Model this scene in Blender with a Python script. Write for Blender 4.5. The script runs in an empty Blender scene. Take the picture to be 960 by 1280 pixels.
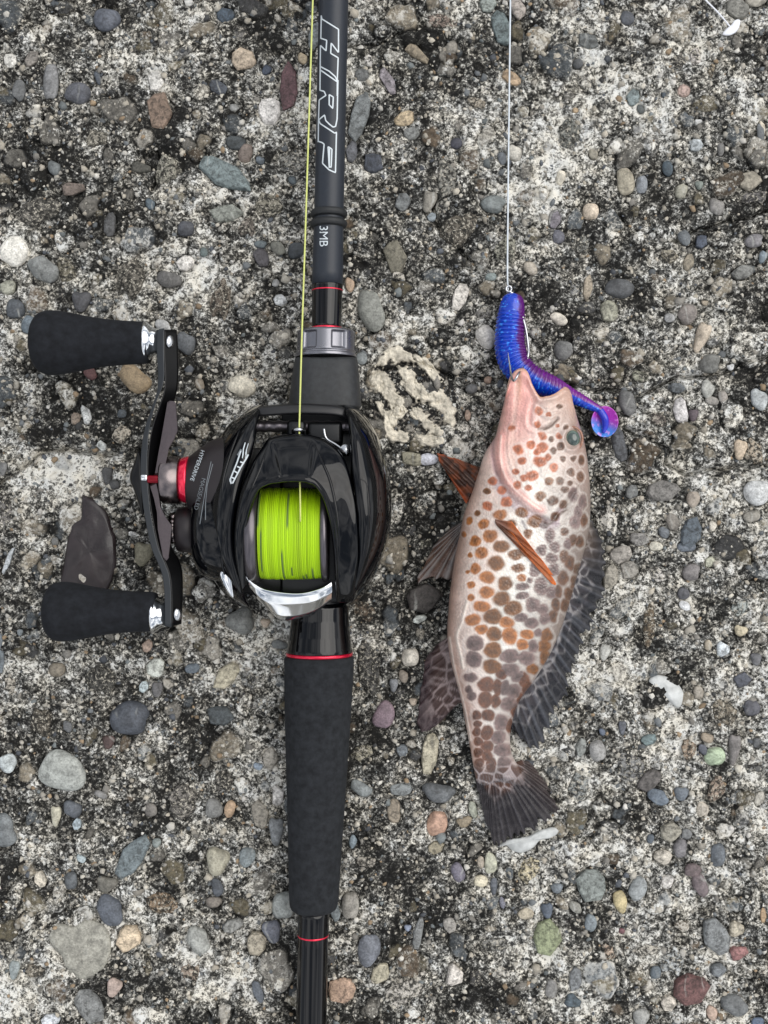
import bpy, bmesh, math, random
import numpy as np
from mathutils import Vector
from mathutils.bvhtree import BVHTree

# ------------------------------------------------------------------ camera, sky, sun, exposure
F = 1512.0          # focal length in photograph pixels (960 x 1280)
D = 420.0           # camera height above the concrete, millimetres
scene = bpy.context.scene
cam_data = bpy.data.cameras.new('camera')
cam = bpy.data.objects.new('camera', cam_data)
scene.collection.objects.link(cam)
cam.location = (0, 0, D * 0.001)
cam.rotation_euler = (0, 0, 0)
cam_data.sensor_fit = 'VERTICAL'
cam_data.sensor_height = 24.0
cam_data.lens = F / 1280 * 24.0
cam_data.clip_start = 0.005
cam_data.clip_end = 100
scene.camera = cam

SUN_EL, SUN_AZ = math.radians(52), math.radians(28)     # azimuth measured from +X towards +Y
world = bpy.data.worlds.new('World')
scene.world = world
world.use_nodes = True
wn, wl = world.node_tree.nodes, world.node_tree.links
wn.clear()
w_out = wn.new('ShaderNodeOutputWorld')
w_bg = wn.new('ShaderNodeBackground')
w_sky = wn.new('ShaderNodeTexSky')
w_sky.sky_type = 'NISHITA'
w_sky.sun_disc = False
w_sky.sun_elevation = SUN_EL
w_sky.sun_rotation = math.pi / 2 - SUN_AZ
w_sky.air_density = 1.0
w_sky.dust_density = 3.0
w_tc = wn.new('ShaderNodeTexCoord')
w_no = wn.new('ShaderNodeTexNoise')
w_no.inputs['Scale'].default_value = 3.2
w_no.inputs['Detail'].default_value = 7
w_no.inputs['Roughness'].default_value = 0.55
w_no.inputs['Distortion'].default_value = 0.6
w_rp = wn.new('ShaderNodeValToRGB')
w_rp.color_ramp.elements[0].position = 0.40
w_rp.color_ramp.elements[0].color = (2.2, 2.5, 3.0, 1)
w_rp.color_ramp.elements[1].position = 0.60
w_rp.color_ramp.elements[1].color = (11.5, 11.6, 11.8, 1)
w_mx = wn.new('ShaderNodeMix')
w_mx.data_type = 'RGBA'
w_mx.inputs[0].default_value = 0.86
wl.new(w_tc.outputs['Generated'], w_no.inputs['Vector'])
wl.new(w_no.outputs['Fac'], w_rp.inputs['Fac'])
wl.new(w_sky.outputs['Color'], w_mx.inputs[6])
wl.new(w_rp.outputs['Color'], w_mx.inputs[7])
wl.new(w_mx.outputs[2], w_bg.inputs['Color'])
w_bg.inputs['Strength'].default_value = 0.092
wl.new(w_bg.outputs['Background'], w_out.inputs['Surface'])

sun_data = bpy.data.lights.new('sun', 'SUN')
sun = bpy.data.objects.new('sun', sun_data)
scene.collection.objects.link(sun)
sun_data.energy = 1.5
sun_data.angle = math.radians(60)
sun_data.color = (1.0, 0.965, 0.91)
sdir = Vector((math.cos(SUN_EL) * math.cos(SUN_AZ), math.cos(SUN_EL) * math.sin(SUN_AZ), math.sin(SUN_EL)))
sun.rotation_euler = sdir.to_track_quat('Z', 'Y').to_euler()
sun.location = sdir * 3

vs = scene.view_settings
vs.view_transform = 'Standard'
vs.look = 'None'
vs.exposure = 0.52
vs.gamma = 1.0
vs.use_curve_mapping = False
scene.cycles.max_bounces = 8
scene.cycles.use_denoising = True

# ------------------------------------------------------------------ helpers
random.seed(7)
rng = np.random.default_rng(11)
ORG = {}

def lin(c):
    c = np.asarray(c, float) / 255.0
    return np.where(c <= 0.04045, c / 12.92, ((c + 0.055) / 1.055) ** 2.4)

def W(px, py, z):
    """photograph pixel -> point at height z (mm) above the ground; works on arrays."""
    k = (D - np.asarray(z, float)) / F
    return np.stack(np.broadcast_arrays((np.asarray(px, float) - 480) * k, (640 - np.asarray(py, float)) * k, np.asarray(z, float)), -1)

def PX(v):
    k = F / (D - v[..., 2])
    return 480 + v[..., 0] * k, 640 - v[..., 1] * k

def mk(name, verts, faces, mat, parent=None, smooth=True, col=None, label=None, cat=None, group=None, kind=None):
    verts = np.asarray(verts, float).reshape(-1, 3) * 0.001
    org = verts.mean(0)
    if kind == 'structure':
        org = np.zeros(3)
    me = bpy.data.meshes.new(name)
    v = verts - org
    if isinstance(faces, np.ndarray):
        n, m = faces.shape
        me.vertices.add(len(v)); me.vertices.foreach_set('co', v.astype(np.float32).ravel())
        me.loops.add(n * m); me.loops.foreach_set('vertex_index', faces.astype(np.int32).ravel())
        me.polygons.add(n); me.polygons.foreach_set('loop_start', np.arange(0, n * m, m, dtype=np.int32))
        me.update(calc_edges=True)
    else:
        me.from_pydata(v.tolist(), [], [list(f) for f in faces])
    me.validate()
    if smooth:
        me.polygons.foreach_set('use_smooth', np.ones(len(me.polygons), bool))
    if col is not None:
        a = me.color_attributes.new('Col', 'FLOAT_COLOR', 'POINT')
        c = np.ones((len(v), 4), np.float32); c[:, :3] = np.asarray(col)
        a.data.foreach_set('color', c.ravel())
    me.materials.append(mat)
    o = bpy.data.objects.new(name, me)
    scene.collection.objects.link(o)
    o.location = org
    ORG[o] = org
    if parent is not None:
        o.parent = parent
        o.location = org - ORG[parent]
    tag(o, label, cat, group, kind)
    return o

def tag(o, label=None, cat=None, group=None, kind=None):
    if label: o['label'] = label
    if cat: o['category'] = cat
    if group: o['group'] = group
    if kind: o['kind'] = kind

def empty(name, loc_mm, label, cat):
    o = bpy.data.objects.new(name, None)
    scene.collection.objects.link(o)
    o.empty_display_size = 0.01
    org = np.asarray(loc_mm, float) * 0.001
    o.location = org
    ORG[o] = org
    tag(o, label, cat)
    return o

def resample(pts, n, closed=False, smooth=True):
    """Catmull-Rom (or linear) resampling of a polyline, evenly by chord length."""
    p = np.asarray(pts, float)
    if closed: p = np.vstack([p, p[:1]])
    seg = np.linalg.norm(np.diff(p, axis=0), axis=1)
    s = np.concatenate([[0], np.cumsum(np.maximum(seg, 1e-9))])
    t = np.linspace(0, s[-1], n + 1)[:-1] if closed else np.linspace(0, s[-1], n)
    if not smooth:
        return np.stack([np.interp(t, s, p[:, k]) for k in range(p.shape[1])], 1)
    i = np.clip(np.searchsorted(s, t, side='right') - 1, 0, len(p) - 2)
    u = ((t - s[i]) / (s[i + 1] - s[i]))[:, None]
    if closed:
        m = len(p) - 1
        p0, p3 = p[(i - 1) % m], p[(i + 2) % m]
    else:
        p0, p3 = p[np.maximum(i - 1, 0)], p[np.minimum(i + 2, len(p) - 1)]
    p1, p2 = p[i], p[i + 1]
    return 0.5 * ((2 * p1) + (p2 - p0) * u + (2 * p0 - 5 * p1 + 4 * p2 - p3) * u * u + (3 * p1 - p0 - 3 * p2 + p3) * u ** 3)

def ctable(x, xs, ys):
    """smooth (monotone-ish cubic) table look-up"""
    xs = np.asarray(xs, float); ys = np.asarray(ys, float); x = np.clip(np.asarray(x, float), xs[0], xs[-1])
    m = np.gradient(ys, xs)
    i = np.clip(np.searchsorted(xs, x, side='right') - 1, 0, len(xs) - 2)
    h = xs[i + 1] - xs[i]; t = (x - xs[i]) / h
    return (2*t**3-3*t**2+1)*ys[i] + (t**3-2*t**2+t)*h*m[i] + (-2*t**3+3*t**2)*ys[i+1] + (t**3-t**2)*h*m[i+1]

def grid_faces(nr, nc, wrap):
    r, c = np.meshgrid(np.arange(nr - 1), np.arange(nc if wrap else nc - 1), indexing='ij')
    a = r * nc + c; b = r * nc + (c + 1) % nc
    return np.stack([a, b, b + nc, a + nc], -1).reshape(-1, 4)

def rings(name, R, mat, parent=None, cap=True, col=None, **kw):
    """R: (nr, nc, 3) rings, closed round; caps by fan points"""
    nr, nc, _ = R.shape
    V = R.reshape(-1, 3)
    fs = grid_faces(nr, nc, True)
    if cap:
        V = np.vstack([V, R[0].mean(0), R[-1].mean(0)])
        n = len(V); k = np.arange(nc); k2 = (k + 1) % nc
        f1 = np.stack([np.full(nc, n - 2), k2, k], 1)
        f2 = np.stack([np.full(nc, n - 1), (nr - 1) * nc + k, (nr - 1) * nc + k2], 1)
        faces = fs.tolist() + f1.tolist() + f2.tolist()
        if col is not None: col = np.vstack([col.reshape(-1, 3), col.reshape(nr, nc, 3)[0].mean(0), col.reshape(nr, nc, 3)[-1].mean(0)])
    else:
        faces = fs
    return mk(name, V, faces, mat, parent, col=col, **kw)

def loft(name, stations, mat, parent=None, nu=48, nv=60, **kw):
    """stations: list of closed sections of (px, py, z)"""
    S = np.array([resample(s, nu, closed=True) if kw.get('round', True) else resample(s, nu, True, False) for s in stations])
    kw.pop('round', None)
    T = np.stack([resample(S[:, j], nv) for j in range(nu)], 1)
    R = W(T[..., 0], T[..., 1], T[..., 2])
    return rings(name, R, mat, parent, **kw)

def tube(name, pts_mm, rad, mat, parent=None, n=10, m=40, smooth=True, col=None, **kw):
    p = resample(pts_mm, m, smooth=smooth)
    r = np.interp(np.linspace(0, 1, m), np.linspace(0, 1, len(np.atleast_1d(rad))), np.atleast_1d(rad))
    t = np.gradient(p, axis=0); t /= np.linalg.norm(t, axis=1)[:, None]
    up = np.array([0, 0, 1.0])
    a = np.cross(t, up); L = np.linalg.norm(a, axis=1)
    a[L < 1e-3] = (1, 0, 0); a /= np.linalg.norm(a, axis=1)[:, None]
    b = np.cross(a, t)
    th = np.linspace(0, 2 * math.pi, n, endpoint=False)
    R = p[:, None] + r[:, None, None] * (np.cos(th)[None, :, None] * a[:, None] + np.sin(th)[None, :, None] * b[:, None])
    return rings(name, R, mat, parent, col=col, **kw)

def xlathe(name, prof, cpy, cz, mat, parent=None, n=64, m=None, wob=None, col=None, **kw):
    """surface of revolution about an axis along X. prof: (px, radius mm); px read at height cz"""
    prof = np.asarray(prof, float)
    if m: prof = resample(prof, m)
    th = np.linspace(0, 2 * math.pi, n, endpoint=False)
    c = W(prof[:, 0], np.full(len(prof), cpy), np.full(len(prof), cz))
    r = prof[:, 1][:, None] * np.ones(n)[None]
    if wob is not None: r = r * wob(np.arange(len(prof))[:, None], th[None])
    R = np.zeros((len(prof), n, 3))
    R[..., 0] = c[:, None, 0]; R[..., 1] = c[:, None, 1] + r * np.cos(th); R[..., 2] = c[:, None, 2] + r * np.sin(th)
    return rings(name, R, mat, parent, col=col, **kw)

def pillow(name, poly, z0, h, mat, parent=None, n=48, power=0.5, k=9, bump=0.0, sm=True, base=-1.5, tilt=(0, 0), **kw):
    """solid with a traced outline (pixels at height z0) and a rounded top"""
    P = resample(poly, n, closed=True, smooth=sm)
    c = P.mean(0)
    R = [W(P[:, 0], P[:, 1], z0 + base)]
    rg = np.random.default_rng(int(abs(c[0] * 7 + c[1])))
    for i in range(k):
        s = 1 - (i / (k - 1)) ** 1.3 * 0.97
        e = max(1 - s ** 2.4, 0) ** power
        q = c + (P - c) * s
        nx, ny = q[:, 0] * 0.27, q[:, 1] * 0.27
        z = z0 + h * e + bump * 3 * (vnoise(nx, ny, 4, 15) + 0.5 * vnoise(nx, ny, 1.7, 16) + 0.3 * vnoise(nx, ny, 0.8, 17)) * (0.3 + 0.7 * (i > 0)) + tilt[0] * (q[:, 0] - c[0]) + tilt[1] * (q[:, 1] - c[1])
        R.append(W(q[:, 0], q[:, 1], z))
    return rings(name, np.array(R), mat, parent, **kw)

def vnoise(x, y, s, seed):
    """smooth value noise, feature size s (mm), range -1..1"""
    g = np.random.default_rng(seed).uniform(-1, 1, (256, 256))
    x = x / s + 1000.37; y = y / s + 1000.71
    i = np.floor(x).astype(int); j = np.floor(y).astype(int)
    u = x - i; v = y - j
    u = u * u * (3 - 2 * u); v = v * v * (3 - 2 * v)
    i &= 255; j &= 255; i1 = (i + 1) & 255; j1 = (j + 1) & 255
    return (g[i, j] * (1 - u) + g[i1, j] * u) * (1 - v) + (g[i, j1] * (1 - u) + g[i1, j1] * u) * v

def dist_poly(x, y, pts):
    """distance, signed side and arc position of points from a polyline"""
    pts = np.asarray(pts, float)
    best = np.full(np.shape(x), 1e9); side = np.zeros(np.shape(x)); arc = np.zeros(np.shape(x)); s0 = 0
    for a, b in zip(pts[:-1], pts[1:]):
        d = b - a; L2 = max(d @ d, 1e-9)
        t = np.clip(((x - a[0]) * d[0] + (y - a[1]) * d[1]) / L2, 0, 1)
        ex = x - a[0] - t * d[0]; ey = y - a[1] - t * d[1]
        q = np.hypot(ex, ey)
        m = q < best
        best = np.where(m, q, best); side = np.where(m, np.sign(d[0] * ey - d[1] * ex), side)
        arc = np.where(m, s0 + t * math.sqrt(L2), arc); s0 += math.sqrt(L2)
    return best, side, arc / s0

def sstep(a, b, x):
    t = np.clip((x - a) / (b - a), 0, 1)
    return t * t * (3 - 2 * t)

# ------------------------------------------------------------------ materials
def mat_new(name):
    m = bpy.data.materials.new(name); m.use_nodes = True
    nt = m.node_tree
    return m, nt.nodes, nt.links, nt.nodes['Principled BSDF']

def tex_noise(n, l, scale, detail=4, rough=0.55, dist=0.0, vec=None):
    t = n.new('ShaderNodeTexNoise')
    t.inputs['Scale'].default_value = scale; t.inputs['Detail'].default_value = detail
    t.inputs['Roughness'].default_value = rough; t.inputs['Distortion'].default_value = dist
    if vec is not None: l.new(vec, t.inputs['Vector'])
    return t

def ramp(n, l, src, stops):
    r = n.new('ShaderNodeValToRGB')
    e = r.color_ramp.elements
    while len(e) < len(stops): e.new(0.5)
    for k, (p, c) in enumerate(stops):
        e[k].position = p
        e[k].color = (c, c, c, 1) if np.isscalar(c) else (*c, 1)
    l.new(src, r.inputs['Fac'])
    return r

def mixc(n, l, a, b, fac, mode='MIX'):
    m = n.new('ShaderNodeMix'); m.data_type = 'RGBA'; m.blend_type = mode
    for idx, v in ((6, a), (7, b)):
        if isinstance(v, bpy.types.NodeSocket): l.new(v, m.inputs[idx])
        else: m.inputs[idx].default_value = (*v, 1)
    if isinstance(fac, bpy.types.NodeSocket): l.new(fac, m.inputs[0])
    else: m.inputs[0].default_value = fac
    return m.outputs[2]

def bump(n, l, bsdf, height, strength, dist):
    b = n.new('ShaderNodeBump'); b.inputs['Strength'].default_value = strength; b.inputs['Distance'].default_value = dist
    l.new(height, b.inputs['Height']); l.new(b.outputs['Normal'], bsdf.inputs['Normal'])
    return b

def simple(name, rgb, rough=0.5, metal=0.0, coat=0.0, spec=0.5, var=0.0, scale=300, bstr=0.0, bdist=0.0002, rvar=0.0):
    m, n, l, b = mat_new(name)
    c = lin(rgb)
    b.inputs['Base Color'].default_value = (*c, 1)
    b.inputs['Roughness'].default_value = rough; b.inputs['Metallic'].default_value = metal
    b.inputs['Coat Weight'].default_value = coat; b.inputs['Coat Roughness'].default_value = 0.03
    b.inputs['Specular IOR Level'].default_value = spec
    tc = n.new('ShaderNodeTexCoord')
    t = tex_noise(n, l, scale, 5, 0.6, vec=tc.outputs['Object'])
    if var:
        r = ramp(n, l, t.outputs['Fac'], [(0.3, tuple(c * (1 - var))), (0.7, tuple(np.minimum(c * (1 + var), 1)))])
        l.new(r.outputs['Color'], b.inputs['Base Color'])
    if rvar:
        t2 = tex_noise(n, l, scale * 0.3, 4, 0.6, vec=tc.outputs['Object'])
        r = ramp(n, l, t2.outputs['Fac'], [(0.35, max(rough - rvar, 0.02)), (0.7, rough + rvar)])
        l.new(r.outputs['Color'], b.inputs['Roughness'])
    if bstr: bump(n, l, b, t.outputs['Fac'], bstr, bdist)
    return m

def vcol(name, rough=0.4, coat=0.0, bstr=0.0, bscale=900, bdist=0.0002, mul=0.0, alpha=1.0, sss=0.0, spec=0.5, trans=0.0):
    m, n, l, b = mat_new(name)
    a = n.new('ShaderNodeVertexColor'); a.layer_name = 'Col'
    tc = n.new('ShaderNodeTexCoord')
    t = tex_noise(n, l, bscale, 4, 0.6, vec=tc.outputs['Object'])
    src = a.outputs['Color']
    if mul:
        r = ramp(n, l, t.outputs['Fac'], [(0.3, 1 - mul), (0.7, 1.0 + mul * 0.4)])
        src = mixc(n, l, src, r.outputs['Color'], 1.0, 'MULTIPLY')
    l.new(src, b.inputs['Base Color'])
    b.inputs['Roughness'].default_value = rough; b.inputs['Coat Weight'].default_value = coat
    b.inputs['Coat Roughness'].default_value = 0.12; b.inputs['Alpha'].default_value = alpha
    b.inputs['Specular IOR Level'].default_value = spec
    b.inputs['Transmission Weight'].default_value = trans
    if sss:
        b.inputs['Subsurface Weight'].default_value = sss
        b.inputs['Subsurface Radius'].default_value = (0.002, 0.0012, 0.0008)
        b.inputs['Subsurface Scale'].default_value = 1.0
    if bstr: bump(n, l, b, t.outputs['Fac'], bstr, bdist)
    return m

M = {}
M['blank'] = simple('matte_charcoal_blank', (36, 41, 49), 0.42, spec=0.4, var=0.1, scale=900)
M['rubber'] = simple('black_rubber', (26, 28, 30), 0.6, var=0.2, scale=600, bstr=0.2)
M['lacquer'] = simple('gloss_black_lacquer', (7, 7, 9), 0.06, spec=0.4, rvar=0.03, scale=200)
M['body'] = simple('gloss_black_reel_paint', (5, 6, 9), 0.05, spec=0.34, rvar=0.03, scale=250)
M['satin'] = simple('satin_black_plastic', (20, 20, 22), 0.38, var=0.2, scale=700, bstr=0.1)
M['inner'] = simple('dark_frame_metal', (24, 25, 27), 0.3, metal=0.4)
M['seat'] = simple('reel_seat_soft_black', (38, 40, 42), 0.62, var=0.35, scale=500, bstr=0.25, bdist=0.0002)
M['foam'] = simple('black_foam', (35, 37, 40), 0.95, spec=0.25, var=0.4, scale=420, bstr=0.6, bdist=0.0003)
M['nut'] = simple('gunmetal_nut', (128, 128, 134), 0.3, metal=0.85, rvar=0.08)
M['star'] = simple('grey_anodised_metal', (92, 84, 86), 0.36, metal=0.75, var=0.08, scale=900)
M['spool'] = simple('gunmetal_spool', (96, 92, 96), 0.28, metal=0.8)
M['hub'] = simple('polished_dark_metal', (120, 112, 112), 0.27, metal=1.0)
M['red'] = simple('red_anodised_metal', (225, 20, 62), 0.22, metal=0.6, coat=0.6)
M['darkred'] = simple('dark_red_metal', (120, 8, 26), 0.25, metal=0.6)
M['chrome'] = simple('bright_chrome', (232, 234, 236), 0.07, metal=1.0, rvar=0.03)
M['steel'] = simple('brushed_steel', (190, 192, 195), 0.22, metal=1.0)
M['arm'] = simple('black_handle_arm', (7, 7, 8), 0.3, spec=0.3)
M['armedge'] = simple('grey_handle_edge', (46, 49, 52), 0.3, metal=0.4)
M['print'] = simple('white_print', (198, 206, 210), 0.5)
M['printgrey'] = simple('silver_print', (112, 117, 121), 0.45)
M['boss'] = simple('brown_black_anodised', (40, 35, 37), 0.42, metal=0.3)
M['knob'] = simple('eva_knob', (25, 27, 31), 0.92, spec=0.25, var=0.45, scale=380, bstr=0.5, bdist=0.0003)
M['braid'] = vcol('braided_line', 0.55, bstr=0.4, bscale=2500, bdist=0.0002)
M['runline'] = simple('yellow_green_line', (198, 204, 118), 0.5, var=0.1, scale=1500)
M['leader'] = simple('clear_leader_line', (204, 211, 217), 0.25, var=0.1, scale=200)
M['skin'] = vcol('fish_skin', 0.4, coat=0.75, mul=0.12, bscale=1300, sss=0.1)
_n, _l = M['skin'].node_tree.nodes, M['skin'].node_tree.links        # fine scales under a wet film
_b = _n['Principled BSDF']; _b.inputs['Coat Roughness'].default_value = 0.16
_tc = _n.new('ShaderNodeTexCoord'); _v = _n.new('ShaderNodeTexVoronoi'); _v.inputs['Scale'].default_value = 1150
_l.new(_tc.outputs['Object'], _v.inputs['Vector'])
_bp = _n.new('ShaderNodeBump'); _bp.inputs['Strength'].default_value = 0.5; _bp.inputs['Distance'].default_value = 0.00035; _bp.invert = True
_l.new(_v.outputs['Distance'], _bp.inputs['Height']); _l.new(_bp.outputs['Normal'], _b.inputs['Normal']); _l.new(_bp.outputs['Normal'], _b.inputs['Coat Normal'])
M['fin'] = vcol('fin_membrane', 0.45, coat=0.08, spec=0.3, bstr=0.3, bscale=1200, mul=0.3, alpha=0.86)
M['finclear'] = vcol('clear_fin_membrane', 0.3, coat=0.4, bstr=0.2, bscale=1200, mul=0.15, alpha=0.72)
M['lure'] = vcol('soft_plastic', 0.2, coat=0.3, spec=0.5, sss=0.0, mul=0.25, bscale=2500)
M['eyeball'] = vcol('fish_eye', 0.06, coat=1.0)
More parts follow.
